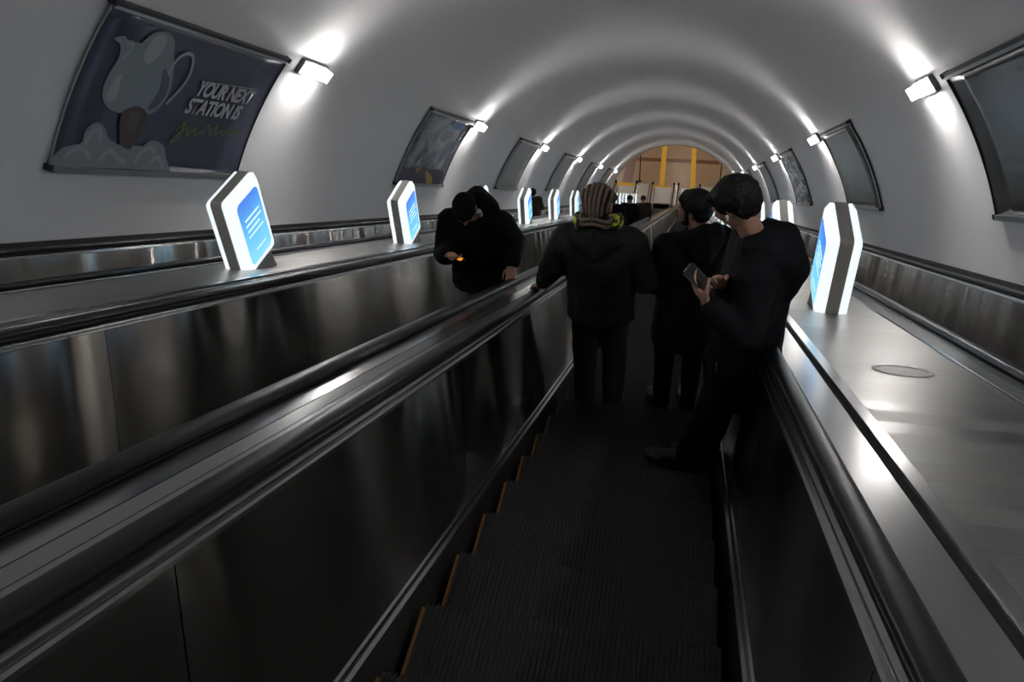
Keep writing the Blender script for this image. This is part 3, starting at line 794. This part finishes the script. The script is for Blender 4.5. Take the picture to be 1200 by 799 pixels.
def fuse(name, hulls, voxel, m, parent=None, smooth=4, disp=0.0, tex=None, mats=None):
    bm = bmesh.new()
    for h in hulls:
        me = hull(h); bm.from_mesh(me); bpy.data.meshes.remove(me)
    me = bpy.data.meshes.new(name); bm.to_mesh(me); bm.free()
    o = bpy.data.objects.new(name, me); COL.objects.link(o)
    r = o.modifiers.new('r', 'REMESH'); r.mode = 'VOXEL'; r.voxel_size = voxel
    if disp:
        d = o.modifiers.new('d', 'DISPLACE'); d.texture = tex or TEX; d.strength = disp; d.mid_level = 0.5; d.texture_coords = 'LOCAL'
    if smooth:
        s = o.modifiers.new('s', 'SMOOTH'); s.iterations = smooth; s.factor = 0.5
    dg = bpy.context.evaluated_depsgraph_get(); dg.update()
    me2 = bpy.data.meshes.new_from_object(o.evaluated_get(dg)); o.modifiers.clear(); o.data = me2; bpy.data.meshes.remove(me); me2.name = name
    me2.materials.clear(); me2.materials.append(m)
    me2.polygons.foreach_set('use_smooth', [True] * len(me2.polygons))
    if parent is not None: o.parent = parent
    return o
V = Vector
def rz(a): return Matrix.Rotation(R_(a), 3, 'Z')
def cap(a, b, ra, rb): return [(a, ra), (b, rb)]

def hand_hulls(Wr, F, Nn, side, curl=25, k=1.0, spread=1.0, thumb_in=0.3):
    """palm, four unequal fingers with three joints, thumb from the side of the palm; Nn = way the palm faces, side = thumb side"""
    F = V(F).normalized(); Nn = V(Nn); Nn = (Nn - F * Nn.dot(F)).normalized(); S = F.cross(Nn).normalized()
    if S.dot(V(side)) < 0: S = -S
    H = [cap(Wr - F*0.03*k, Wr + F*0.012*k, 0.027*k, 0.026*k)]
    base = []
    for i, (o, l) in enumerate(((0.030, 0.084), (0.010, 0.090), (-0.011, 0.086), (-0.030, 0.078))):
        base.append(Wr + F*l*k + S*o*k)
    H.append([(Wr + F*0.02*k + S*0.018*k, (0.015*k)), (Wr + F*0.02*k - S*0.018*k, 0.014*k), (base[0] - F*0.008*k, 0.0125*k), (base[3] - F*0.008*k, 0.0115*k), (base[1] - F*0.006*k, 0.0125*k)])
    for i, L in enumerate(((0.040, 0.024, 0.020), (0.044, 0.028, 0.021), (0.041, 0.026, 0.020), (0.032, 0.020, 0.018))):
        p = base[i]; ang = 0; r = 0.0092 if i < 3 else 0.0080
        for j, l in enumerate(L):
            ang += curl * (0.7, 1.1, 0.8)[j]
            d = F * math.cos(R_(ang)) + Nn * math.sin(R_(ang)) + S * (0.10 - 0.07 * i) * spread
            d.normalize(); q = p + d * l * k
            H.append(cap(p, q, r*k, r*0.90*k)); p = q; r *= 0.90
    p = Wr + F*0.028*k + S*0.026*k
    for j, (l, r) in enumerate(((0.040, 0.0125), (0.032, 0.0105), (0.025, 0.0090))):
        d = (F*(0.75 + 0.25*j) + S*(0.75 - 0.35*j) + Nn*thumb_in*(1 + j)).normalized(); q = p + d*l*k
        H.append(cap(p, q, r*k, r*0.92*k)); p = q
    return H

def head_hulls(Hc, R, k=1.0, nose=1.0):
    """R turns head axes (x right, y face, z up) to local"""
    P = lambda x, y, z: Hc + R @ (V((x, y, z)) * k)
    r3 = lambda *r: tuple(q * k for q in r)
    H = [[(P(0, -0.012, 0.035), r3(0.074, 0.092, 0.082), R)],
         [(P(0, 0.015, 0.01), r3(0.066, 0.078, 0.08), R), (P(0, 0.040, -0.072), r3(0.030, 0.028, 0.022), R), (P(0.038, 0.0, -0.045), r3(0.022, 0.03, 0.025), R), (P(-0.038, 0.0, -0.045), r3(0.022, 0.03, 0.025), R)],
         [(P(0, 0.086, 0.028), r3(0.012, 0.010, 0.010), R), (P(0, 0.105, -0.012), r3(0.014, 0.012, 0.010), R), (P(0, 0.082, -0.018), r3(0.018, 0.010, 0.008), R)],  # nose
         [(P(-0.034, 0.080, 0.034), r3(0.022, 0.010, 0.009), R)], [(P(0.034, 0.080, 0.034), r3(0.022, 0.010, 0.009), R)],   # brow
         [(P(0, 0.080, -0.038), r3(0.024, 0.012, 0.006), R)], [(P(0, 0.078, -0.050), r3(0.021, 0.012, 0.007), R)],          # lips
         [(P(-0.042, 0.062, -0.008), r3(0.018, 0.016, 0.018), R)], [(P(0.042, 0.062, -0.008), r3(0.018, 0.016, 0.018), R)]] # cheeks
    for s in (-1, 1):
        H.append([(P(s*0.077, -0.012, 0.018), r3(0.009, 0.019, 0.026), R), (P(s*0.075, -0.006, -0.018), r3(0.007, 0.010, 0.010), R)])   # ears
    return H

def build_person(label, root, J, yaw, hyaw, hpitch, hroll=0, k=1.0, hands=(), vox=0.0075, group=None, far=False):
    """J: joints relative to the root in place directions; yaw turns the torso sections"""
    J = {a: V(b) for a, b in J.items()}
    B = rz(yaw)
    Rh = rz(hyaw) @ Matrix.Rotation(R_(-hpitch), 3, 'X') @ Matrix.Rotation(R_(hroll), 3, 'Y')
    e = lambda c, rx, ry, rz_: (c, (rx*k, ry*k, rz_*k), B)
    H = [[e(J['pelvis'], 0.155, 0.105, 0.10), e(J['waist'], 0.135, 0.095, 0.06)], [e(J['waist'], 0.135, 0.095, 0.06), e(J['chest'], 0.155, 0.105, 0.09)],
         [e(J['chest'], 0.155, 0.105, 0.08), (J['shL'], 0.05*k), (J['shR'], 0.05*k), e(J['neck'] - V((0, 0, 0.03*k)), 0.06, 0.06, 0.03)],
         cap(J['neck'] - V((0, 0, 0.03)), J['head'] + Rh @ V((0, -0.015, -0.05)) * k, 0.056*k, 0.054*k)]
    H += head_hulls(J['head'], Rh, k)
    for s in 'LR':
        H += [cap(J['sh'+s], J['el'+s], 0.050*k, 0.040*k), cap(J['el'+s], J['wr'+s], 0.040*k, 0.026*k),
              cap(J['hip'+s], J['knee'+s], 0.082*k, 0.055*k), cap(J['knee'+s], J['ank'+s], 0.052*k, 0.036*k), cap(J['ank'+s], J['toe'+s] - (J['toe'+s]-J['ank'+s])*0.15, 0.033*k, 0.012*k)]
    for (s, F, Nn, sd, curl, th) in hands: H += hand_hulls(J['wr'+s], F, Nn, sd, curl, 1.0*k, 1.0, th)
    o = fuse('person', H, vox, M['skin'], None, 2)
    o.location = root
    tag(o, label, 'person', group)
    for s in (-1, 1):   # eyes
        if far: break
        bm = bmesh.new(); ico(bm, J['head'] + Rh @ V((s*0.031, 0.078, 0.012)) * k, 0.0115*k); bm_obj('eye', bm, M['eye'], o, True)
    return o, J, B, Rh, e

def jacket(o, J, B, e, k, m, long=0.0, puff=0.0, collar=0.0, hood=None, vox=0.013, folds=0.02, sleeve=(0.075, 0.066, 0.052), name='jacket', extra=()):
    p = puff; hem = J['pelvis'] - V((0, 0, long))
    H = [[e(hem, 0.185+p, 0.150+p, 0.03), e(J['waist'], 0.170+p, 0.135+p, 0.05)], [e(J['waist'], 0.170+p, 0.135+p, 0.05), e(J['chest'], 0.190+p, 0.140+p, 0.08)],
         [e(J['chest'], 0.190+p, 0.140+p, 0.08), (J['shL'], (0.078+p*0.6)*k), (J['shR'], (0.078+p*0.6)*k), e(J['neck'] - V((0, 0, 0.045)), 0.085, 0.08, 0.03)]]
    for s in 'LR':
        a, b, c = sleeve; d = (J['wr'+s] - J['el'+s]).normalized()
        H += [cap(J['sh'+s], J['el'+s], a*k, b*k), cap(J['el'+s], J['wr'+s] - d*0.035, b*k, c*k), cap(J['wr'+s] - d*0.05, J['wr'+s] - d*0.025, (c-0.004)*k, (c-0.006)*k)]
    if collar: H.append([e(J['neck'] - V((0, 0, 0.04)), 0.095, 0.09, 0.03), e(J['neck'] + V((0, 0, collar)), 0.078, 0.078, 0.015)])
    H += list(extra)
    return fuse(name, H, vox, m, o, 5, folds)
def trousers(o, J, B, e, k, m, vox=0.013, wide=0.0):
    H = [[e(J['pelvis'], 0.170, 0.125, 0.08), e((J['hipL']+J['hipR'])/2 - V((0, 0, 0.06)), 0.165, 0.12, 0.05)]]
    for s in 'LR':
        a = J['ank'+s]; H += [cap(J['hip'+s] - V((0, 0, 0.02)), J['knee'+s], 0.098*k, (0.072+wide)*k), cap(J['knee'+s], a + V((0, 0, 0.01)), (0.072+wide)*k, (0.058+wide)*k)]
    return fuse('trousers', H, vox, m, o, 4, 0.018)
def shoes(o, J, k, m):
    for s in 'LR':
        a, t = J['ank'+s], J['toe'+s]; d = (t - a); d.z = 0; d.normalize(); L = V((-d.y, d.x, 0))
        gz = t.z - 0.03 + 0.0
        heel = V((a.x, a.y, gz + 0.035)) - d*0.05; ball = V((t.x, t.y, gz + 0.03)); tip = ball + d*0.06
        sr = Matrix((L, d, V((0, 0, 1)))).transposed()
        H = [[(heel, (0.046, 0.05, 0.038), sr), (ball, (0.056, 0.055, 0.038), sr)], [(ball, (0.056, 0.055, 0.038), sr), (tip, (0.042, 0.04, 0.028), sr)],
             [(a + V((0, 0, 0.015)), (0.055, 0.06, 0.035), sr), (heel, (0.044, 0.05, 0.036), sr), (V((a.x, a.y, gz + 0.055)) + d*0.10, (0.046, 0.045, 0.034), sr)]]
        fuse('shoe', H, 0.009, m, o, 3)
def hair_cap(o, J, Rh, k, m, vol=1.0, disp=0.02, nape=0.0, name='hair', front=0.0):
    Hc = J['head']; P = lambda x, y, z: Hc + Rh @ (V((x, y, z)) * k)
    H = [[(P(0, -0.022, 0.052), (0.088*vol*k, 0.098*vol*k, 0.082*vol*k), Rh)],
         [(P(0, -0.050, 0.02), (0.082*vol*k, 0.070*vol*k, 0.07*vol*k), Rh), (P(0, -0.055, -0.035 - nape), (0.060*k, 0.045*k, 0.03*k), Rh)],
         [(P(-0.030, 0.052 + front, 0.078), (0.034*k, 0.034*k, 0.028*k), Rh), (P(0.035, 0.050 + front, 0.080), (0.034*k, 0.034*k, 0.028*k), Rh)]]
    for s in (-1, 1): H.append([(P(s*0.070, 0.012, 0.045), (0.014*k, 0.03*k, 0.03*k), Rh), (P(s*0.072, 0.018, 0.005), (0.008*k, 0.012*k, 0.012*k), Rh)])
    return fuse(name, H, 0.007, m, o, 2, disp, TEXH)

# --- right-hand man in the dark hooded coat, looking at his phone
r3 = V((0.18, 3.52, -3.803)); k3 = 1.05
J3 = dict(pelvis=(0.135, -0.03, 1.02), waist=(0.15, -0.03, 1.17), chest=(0.160, -0.045, 1.40), neck=(0.125, -0.03, 1.60), head=(0.015, -0.02, 1.745),
          shL=(0.125, -0.235, 1.50), shR=(0.105, 0.14, 1.49), elL=(0.115, -0.36, 1.27), wrL=(-0.07, -0.33, 1.42), elR=(0.02, 0.03, 1.24), wrR=(0.005, -0.17, 1.42),
          hipL=(0.095, -0.11, 0.97), hipR=(0.150, 0.06, 0.97), kneeL=(0.00, -0.10, 0.56), kneeR=(0.09, 0.09, 0.54), ankL=(-0.10, -0.02, 0.085), ankR=(0.03, 0.05, 0.085), toeL=(-0.235, 0.02, 0.03), toeR=(-0.10, 0.09, 0.03))
o3, j, B, Rh, e = build_person('person at the right rail in a dark hooded coat, bent over a phone', r3, J3, 62, 66, 34, 0, k3,
    hands=(('L', (-0.55, 0.25, 0.55), (0.3, 0.6, 0.7), (0.5, 0.2, 0.6), 22, 0.5), ('R', (-0.62, -0.45, 0.45), (-0.2, -0.8, 0.2), (0, -0.2, 1), 34, 0.4)))
HB = lambda x, y, z: j['neck'] + B @ V((x, y, z))
jacket(o3, j, B, e, k3, CM['navy'], long=0.13, puff=0.025, collar=0.02, sleeve=(0.088, 0.078, 0.056),
       extra=[[(HB(-0.08, -0.10, 0.0), 0.065), (HB(0.08, -0.10, 0.0), 0.065), (HB(0, -0.18, -0.10), 0.085), (HB(0, -0.17, -0.24), 0.055), (HB(0, -0.08, 0.035), 0.05)],
              [(HB(-0.10, -0.01, 0.0), 0.045), (HB(-0.06, -0.10, 0.02), 0.05), (HB(0.06, -0.10, 0.02), 0.05), (HB(0.10, -0.01, 0.0), 0.045)]])
trousers(o3, j, B, e, k3, CM['jeans']); shoes(o3, j, k3, M['shoe'])
hair_cap(o3, j, Rh, k3, M['hair'], 1.12, 0.020, 0.0, front=0.012)
# zip pull of the coat
bm = bmesh.new(); box_bm(bm, j['pelvis'] + V((-0.13, -0.17, -0.08)), (0.006, 0.006, 0.06)); bm_obj('zip', bm, M['frame_alu'], o3)
# earphone
ep = j['head'] + Rh @ V((-0.086, 0.004, -0.004)) * k3
eo = fuse('earphone', [[(V((0, 0, 0)), 0.0085), (Rh @ V((0.0, 0.008, -0.020)), 0.0035)]], 0.002, mat('earphone_white', (0.85, 0.85, 0.85), 0.3), None, 1); eo.location = r3 + ep
tag(eo, 'white earphone in the ear of the person holding a phone at the right', 'earphone')
# phone
def phone(label, loc, F, Nn, lit, sz=(0.074, 0.152, 0.009)):
    F = V(F).normalized(); Nn = V(Nn); Nn = (Nn - F*Nn.dot(F)).normalized(); S = F.cross(Nn)
    r = empty('phone', loc); tag(r, label, 'phone'); mt = Matrix((S, F, Nn)).transposed()
    bm = bmesh.new(); box_bm(bm, (0, 0, 0), sz); bmesh.ops.bevel(bm, geom=[q for q in bm.edges if abs((q.verts[0].co-q.verts[1].co).z) > 0.005], offset=0.010, segments=4, affect='EDGES')
    bmesh.ops.transform(bm, matrix=mt.to_4x4(), verts=bm.verts); bm_obj('case', bm, M['frame_black'], r)
    bm = bmesh.new(); box_bm(bm, (0, 0, sz[2]/2 + 0.0006), (sz[0]-0.008, sz[1]-0.010, 0.001)); bmesh.ops.transform(bm, matrix=mt.to_4x4(), verts=bm.verts); bm_obj('screen', bm, lit, r)
    bm = bmesh.new(); box_bm(bm, (-0.018, 0.052, -sz[2]/2 - 0.001), (0.028, 0.030, 0.003)); bmesh.ops.transform(bm, matrix=mt.to_4x4(), verts=bm.verts); bm_obj('camera_bump', bm, M['housing'], r)
    return r
phone('dark phone held up by the person at the right rail', r3 + V((-0.125, -0.300, 1.530)), (-0.55, 0.10, 0.52), (0.45, -0.50, 0.60), mat('phone_dim_screen', (0.01, 0.01, 0.012), 0.15))

# --- person with braided hair in the middle, left hand on the rail
r1 = V((-0.55, 4.62, -4.498)); k1 = 1.07
J1 = dict(pelvis=(0.015, 0, 1.02), waist=(0.015, -0.01, 1.17), chest=(0.01, -0.03, 1.40), neck=(-0.01, -0.05, 1.59), head=(-0.01, -0.035, 1.745),
          shL=(-0.205, -0.05, 1.50), shR=(0.205, -0.05, 1.50), elL=(-0.31, -0.03, 1.26), wrL=(-0.405, 0.06, 1.062), elR=(0.30, -0.06, 1.24), wrR=(0.27, 0.14, 1.10),
          hipL=(-0.09, 0, 0.97), hipR=(0.10, 0, 0.97), kneeL=(-0.10, 0.02, 0.53), kneeR=(0.11, 0.03, 0.53), ankL=(-0.10, -0.03, 0.085), ankR=(0.10, -0.03, 0.085), toeL=(-0.12, 0.12, 0.03), toeR=(0.12, 0.12, 0.03))
o1, j, B, Rh, e = build_person('person in a dark green padded jacket seen from behind, hair in taupe braids', r1, J1, 0, -6, 12, 0, k1,
    hands=(('L', (-0.45, 0.55, -0.55), (0.1, -0.5, -1), (1, 0, 0), 26, 0.3), ('R', (0, 0.5, -0.6), (-1, 0, 0), (0, 1, 0.3), 25, 0.3)))
HB = lambda x, y, z: j['neck'] + B @ V((x, y, z))
jacket(o1, j, B, e, k1, CM['green'], long=0.10, puff=0.045, collar=0.06, sleeve=(0.100, 0.082, 0.050), folds=0.03,
       extra=[[(HB(-0.11, -0.07, -0.02), 0.055), (HB(0.11, -0.07, -0.02), 0.055), (HB(0, -0.13, -0.08), 0.06), (HB(0, -0.09, 0.03), 0.05)], [(HB(-0.13, 0.01, -0.01), 0.05), (HB(-0.09, -0.08, 0.0), 0.05)], [(HB(0.13, 0.01, -0.01), 0.05), (HB(0.09, -0.08, 0.0), 0.05)]])
trousers(o1, j, B, e, k1, CM['brown'], wide=0.012); shoes(o1, j, k1, M['shoe'])
Hc = j['head']
fuse('hair', [[(Hc + Rh @ V((0, -0.018, 0.042))*k1, (0.083*k1, 0.100*k1, 0.090*k1), Rh)], [(Hc + Rh @ V((0, -0.05, 0.0))*k1, (0.078*k1, 0.066*k1, 0.06*k1), Rh), (Hc + Rh @ V((0, -0.055, -0.06))*k1, (0.06*k1, 0.045*k1, 0.03*k1), Rh)]], 0.008, M['hair'], o1, 2)
def tube(name, pts, rad, m, parent, seg=8, twist=True):
    P = []
    for i in range(len(pts)-1):
        p0, p1, p2, p3 = pts[max(0, i-1)], pts[i], pts[i+1], pts[min(len(pts)-1, i+2)]
        for jn in range(6):
            t = jn/6; P.append(0.5*((2*p1) + (p2-p0)*t + (2*p0-5*p1+4*p2-p3)*t*t + (3*p1-p0-3*p2+p3)*t*t*t))
    P.append(pts[-1]); verts, faces = [], []; up = V((0.3, 0.2, 1)).normalized()
    for i, p in enumerate(P):
        d = (P[min(len(P)-1, i+1)] - P[max(0, i-1)]).normalized(); a = d.cross(up)
        if a.length < 0.05: a = d.cross(V((1, 0, 0)))
        a.normalize(); b = d.cross(a)
        rr = rad * (0.55 if i in (0, len(P)-1) else 1.0) * (1.0 + (0.12*math.sin(i*2.1) if twist else 0))
        for q in range(seg): t = 2*math.pi*q/seg; verts.append(p + (a*math.cos(t) + b*math.sin(t))*rr)
    for i in range(len(P)-1):
        for q in range(seg): faces.append((i*seg+q, i*seg+(q+1) % seg, (i+1)*seg+(q+1) % seg, (i+1)*seg+q))
    faces += [tuple(reversed(range(seg))), tuple((len(P)-1)*seg+q for q in range(seg))]
    return mesh_obj(name, verts, faces, m, parent, True)
for i in range(7):
    c = -0.9 + 0.3*i; pts = []
    for a in range(-30, 216, 20):     # over the crown from the forehead down to the nape
        t = R_(a); w = math.sqrt(max(0.05, 1 - (c*0.92)**2)); pinch = 1 - 0.30*max(0, (a-140)/75)
        x = 0.090*c*pinch; y = -0.018 + 0.106*w*math.cos(t); z = 0.040 + 0.098*w*math.sin(t)
        if a > 180: z -= 0.0006*(a-180)
        pts.append(Hc + Rh @ (V((x, y, z))*k1))
    tube('braid', pts, 0.0108*k1, M['braid'], o1)
for zz, rr in ((-0.045, 0.013), (-0.075, 0.012)):
    pts = [Hc + Rh @ (V((0.088*math.cos(R_(a)), -0.03 + 0.082*math.sin(R_(a)), zz + 0.012*math.sin(R_(a*3))))*k1) for a in range(-190, 11, 20)]
    tube('braid', pts, rr*k1, M['braid'], o1)
# scarf showing on both sides of the neck
H = []
for s in (-1, 1): H += [[(HB(s*0.105, -0.03, 0.060), (0.032, 0.045, 0.060), B), (HB(s*0.130, 0.03, 0.055), (0.028, 0.04, 0.055), B)], [(HB(s*0.130, 0.03, 0.055), (0.028, 0.04, 0.055), B), (HB(s*0.06, 0.10, 0.02), (0.04, 0.03, 0.04), B)]]
H.append([(HB(-0.06, 0.10, 0.02), 0.035), (HB(0.06, 0.10, 0.02), 0.035)])
fuse('scarf', H, 0.009, M['scarf'], o1, 2, 0.015)

# --- bearded person between them, looking left
r2p = V((0.0, 4.72, -4.498)); k2 = 1.04
J2 = dict(pelvis=(0.0, 0, 0.98), waist=(0.01, -0.01, 1.13), chest=(0.04, -0.02, 1.35), neck=(0.05, -0.03, 1.535), head=(0.015, -0.02, 1.695),
          shL=(-0.135, -0.08, 1.45), shR=(0.20, 0.03, 1.47), elL=(-0.20, -0.08, 1.17), wrL=(-0.15, 0.10, 1.02), elR=(0.24, 0.05, 1.18), wrR=(0.16, 0.24, 1.06),
          hipL=(-0.09, -0.03, 0.93), hipR=(0.09, 0.03, 0.93), kneeL=(-0.10, -0.01, 0.52), kneeR=(0.09, 0.05, 0.52), ankL=(-0.10, -0.05, 0.085), ankR=(0.09, 0.0, 0.085), toeL=(-0.16, 0.08, 0.03), toeR=(0.06, 0.10, 0.03))
o2p, j, B, Rh, e = build_person('bearded person in a long black coat between two others, head turned left', r2p, J2, 20, 72, 4, 0, k2,
    hands=(('L', (0.4, 0.7, -0.1), (0.5, 0, 0.5), (0, 0, 1), 30, 0.3), ('R', (-0.4, 0.7, -0.1), (-0.5, 0, 0.5), (0, 0, 1), 30, 0.3)))
HB = lambda x, y, z: j['neck'] + B @ V((x, y, z))
jacket(o2p, j, B, e, k2, CM['black'], long=0.32, puff=0.02, collar=0.035, sleeve=(0.086, 0.074, 0.056), name='coat',
       extra=[[(HB(-0.10, -0.06, 0.0), 0.055), (HB(0.10, -0.06, 0.0), 0.055), (HB(0, -0.12, -0.08), 0.07), (HB(0.02, -0.09, 0.06), 0.055)], [(HB(0.12, 0.02, 0.0), 0.05), (HB(0.08, -0.07, 0.05), 0.05)]])
trousers(o2p, j, B, e, k2, CM['jeans']); shoes(o2p, j, k2, M['shoe'])
hair_cap(o2p, j, Rh, k2, M['hair'], 1.06, 0.010)
P = lambda x, y, z: j['head'] + Rh @ (V((x, y, z))*k2)
fuse('beard', [[(P(-0.055, 0.028, -0.045), 0.020), (P(0, 0.062, -0.082), 0.026), (P(0.055, 0.028, -0.045), 0.020), (P(0, 0.03, -0.085), 0.03)], [(P(-0.066, 0.02, -0.01), 0.012), (P(-0.055, 0.028, -0.05), 0.018)], [(P(0.066, 0.02, -0.01), 0.012), (P(0.055, 0.028, -0.05), 0.018)], [(P(-0.02, 0.090, -0.030), 0.006), (P(0.02, 0.090, -0.030), 0.006)]], 0.006, M['hair'], o2p, 2, 0.008, TEXH)

# --- hunched person on the left escalator, coming up, face down to a phone
r4 = V((-1.70, 5.50, -4.93)); k4 = 1.05
J4 = dict(pelvis=(0.06, 0.06, 0.95), waist=(0.07, 0.09, 1.10), chest=(0.07, 0.09, 1.30), neck=(0.075, 0.05, 1.49), head=(0.045, -0.10, 1.605),
          shL=(0.255, 0.09, 1.38), shR=(-0.13, 0.05, 1.40), elL=(0.345, 0.12, 1.21), wrL=(0.375, -0.10, 1.135), elR=(-0.175, -0.04, 1.16), wrR=(-0.08, -0.25, 1.31),
          hipL=(0.15, 0.05, 0.92), hipR=(-0.03, 0.05, 0.92), kneeL=(0.14, 0.02, 0.50), kneeR=(-0.06, 0.0, 0.50), ankL=(0.13, 0.06, 0.085), ankR=(-0.06, 0.05, 0.085), toeL=(0.14, -0.09, 0.03), toeR=(-0.07, -0.10, 0.03))
o4, j, B, Rh, e = build_person('hunched person in a bulky black coat on the left escalator, reading a glowing phone', r4, J4, 180, 188, 48, 0, k4,
    hands=(('L', (0.03, -0.75, -0.55), (0.2, -0.8, 0.3) if False else (0.0, 0.7, -0.5), (-1, 0, 0), 18, 0.3), ('R', (0.5, -0.5, 0.0), (0.2, -0.1, 1), (0.3, -0.6, 0.5), 25, 0.4)))
HB = lambda x, y, z: j['neck'] + B @ V((x, y, z))
jacket(o4, j, B, e, k4, CM['black'], long=0.10, puff=0.045, collar=0.0, sleeve=(0.105, 0.095, 0.064), name='coat',
       extra=[[(HB(-0.12, -0.04, 0.02), 0.07), (HB(0.10, -0.04, 0.02), 0.07), (HB(0.0, -0.10, 0.08), 0.09), (HB(-0.03, -0.02, 0.10), 0.08)]])
trousers(o4, j, B, e, k4, CM['grey']); shoes(o4, j, k4, M['shoe'])
P = lambda x, y, z: j['head'] + Rh @ (V((x, y, z))*k4)
fuse('knitted_cap', [[(P(0, -0.014, 0.062), (0.090*k4, 0.104*k4, 0.075*k4), Rh), (P(0, 0.0, 0.045), (0.088*k4, 0.104*k4, 0.03*k4), Rh)]], 0.008, CM['black'], o4, 2, 0.006)
H = []
for a in range(-60, 61, 20):
    t = R_(a); t2 = R_(a+20)
    if a < 60: H.append([(P(-0.100, 0.035 - 0.02*math.cos(t), 0.09*math.sin(t) - 0.02), 0.018), (P(-0.100, 0.035 - 0.02*math.cos(t2), 0.09*math.sin(t2) - 0.02), 0.018)])
lin = fuse('hood_lining', H, 0.007, CM['white'], o4, 2); tag(lin, 'pale hood lining beside the face')
M['orange_screen'] = mat('phone_orange_screen', (0.02, 0.02, 0.02), 0.2, emit=(1.0, 0.30, 0.02), estr=1.0)
def osn(m):
    tc = N(m, 'ShaderNodeTexCoord'); n = N(m, 'ShaderNodeTexNoise'); n.inputs['Scale'].default_value = 38; Lk(m, tc.outputs['Object'], n.inputs['Vector'])
    r = N(m, 'ShaderNodeValToRGB'); q = r.color_ramp.elements; q[0].position = 0.47; q[0].color = (0.01, 0.006, 0.004, 1); q[1].position = 0.56; q[1].color = (1, 0.33, 0.03, 1)
    Lk(m, n.outputs['Fac'], r.inputs[0]); Lk(m, r.outputs[0], BS(m).inputs['Emission Color'])
osn(M['orange_screen'])
phone('phone with an orange glow held by the hunched person on the left', r4 + V((0.005, -0.325, 1.315)), (0.9, -0.35, 0.0), (0.0, 0.2, 0.95), M['orange_screen'], (0.060, 0.125, 0.008))

# --- passengers farther down
def far_person(label, root, yaw, k, coat, hy=0, hp=0, hairm=None, group=None, arm=None, long=0.2):
    B = rz(yaw); F = lambda x, y, z: tuple(B @ V((x, y, z)) * k)
    J = dict(pelvis=F(0, 0, 0.95), waist=F(0, 0, 1.1), chest=F(0, 0, 1.30), neck=F(0, 0, 1.47), head=F(0, 0.02, 1.62), shL=F(-0.18, 0, 1.41), shR=F(0.18, 0, 1.41), elL=F(-0.24, 0, 1.13), elR=F(0.24, 0, 1.13), wrL=F(-0.20, 0.18, 1.0), wrR=F(0.20, 0.18, 1.0),
             hipL=F(-0.09, 0, 0.92), hipR=F(0.09, 0, 0.92), kneeL=F(-0.1, 0.02, 0.5), kneeR=F(0.1, 0.02, 0.5), ankL=F(-0.1, -0.02, 0.085), ankR=F(0.1, -0.02, 0.085), toeL=F(-0.11, 0.13, 0.03), toeR=F(0.11, 0.13, 0.03))
    if arm: J.update(arm)
    fd = B @ V((0, 1, -0.2))
    o, j, B, Rh, e = build_person(label, V(root), J, yaw, yaw + hy, hp, 0, k, hands=(('L', fd, B @ V((1, 0, 0)), (0, 0, 1), 25, 0.3), ('R', fd, B @ V((-1, 0, 0)), (0, 0, 1), 25, 0.3)), vox=0.012, far=True)
    jacket(o, j, B, e, k, coat, long=long, puff=0.02, collar=0.03, vox=0.02, name='coat'); trousers(o, j, B, e, k, CM['jeans'], vox=0.02); shoes(o, j, k, M['shoe'])
    hair_cap(o, j, Rh, k, hairm or M['hair'], 1.03, 0.01)
    return o
def foot(x, s):   # tread under distance s
    kk = math.ceil((s - S0) / PITCH); q = S0 + PITCH*kk; return V((x, q*CA + NOS*SA - 0.2, -q*SA + NOS*CA + 0.002))
far_person('person in a brown coat on the far left escalator, half hidden by a lit sign', foot(-4.42, 25.0), 12, 1.03, CM['coatbrown'], 25)
far_person('distant person in a dark jacket facing up, just right of the braided hair', foot(-1.66, 19.6), 180, 1.02, CM['black'])
far_person('distant person in black with a dark cap, left of the distant pair', foot(-1.72, 25.8), 175, 1.0, CM['black'])
far_person('distant person in dark brown at the rail, right of the distant pair', foot(-1.50, 28.4), 185, 1.0, CM['brown'])
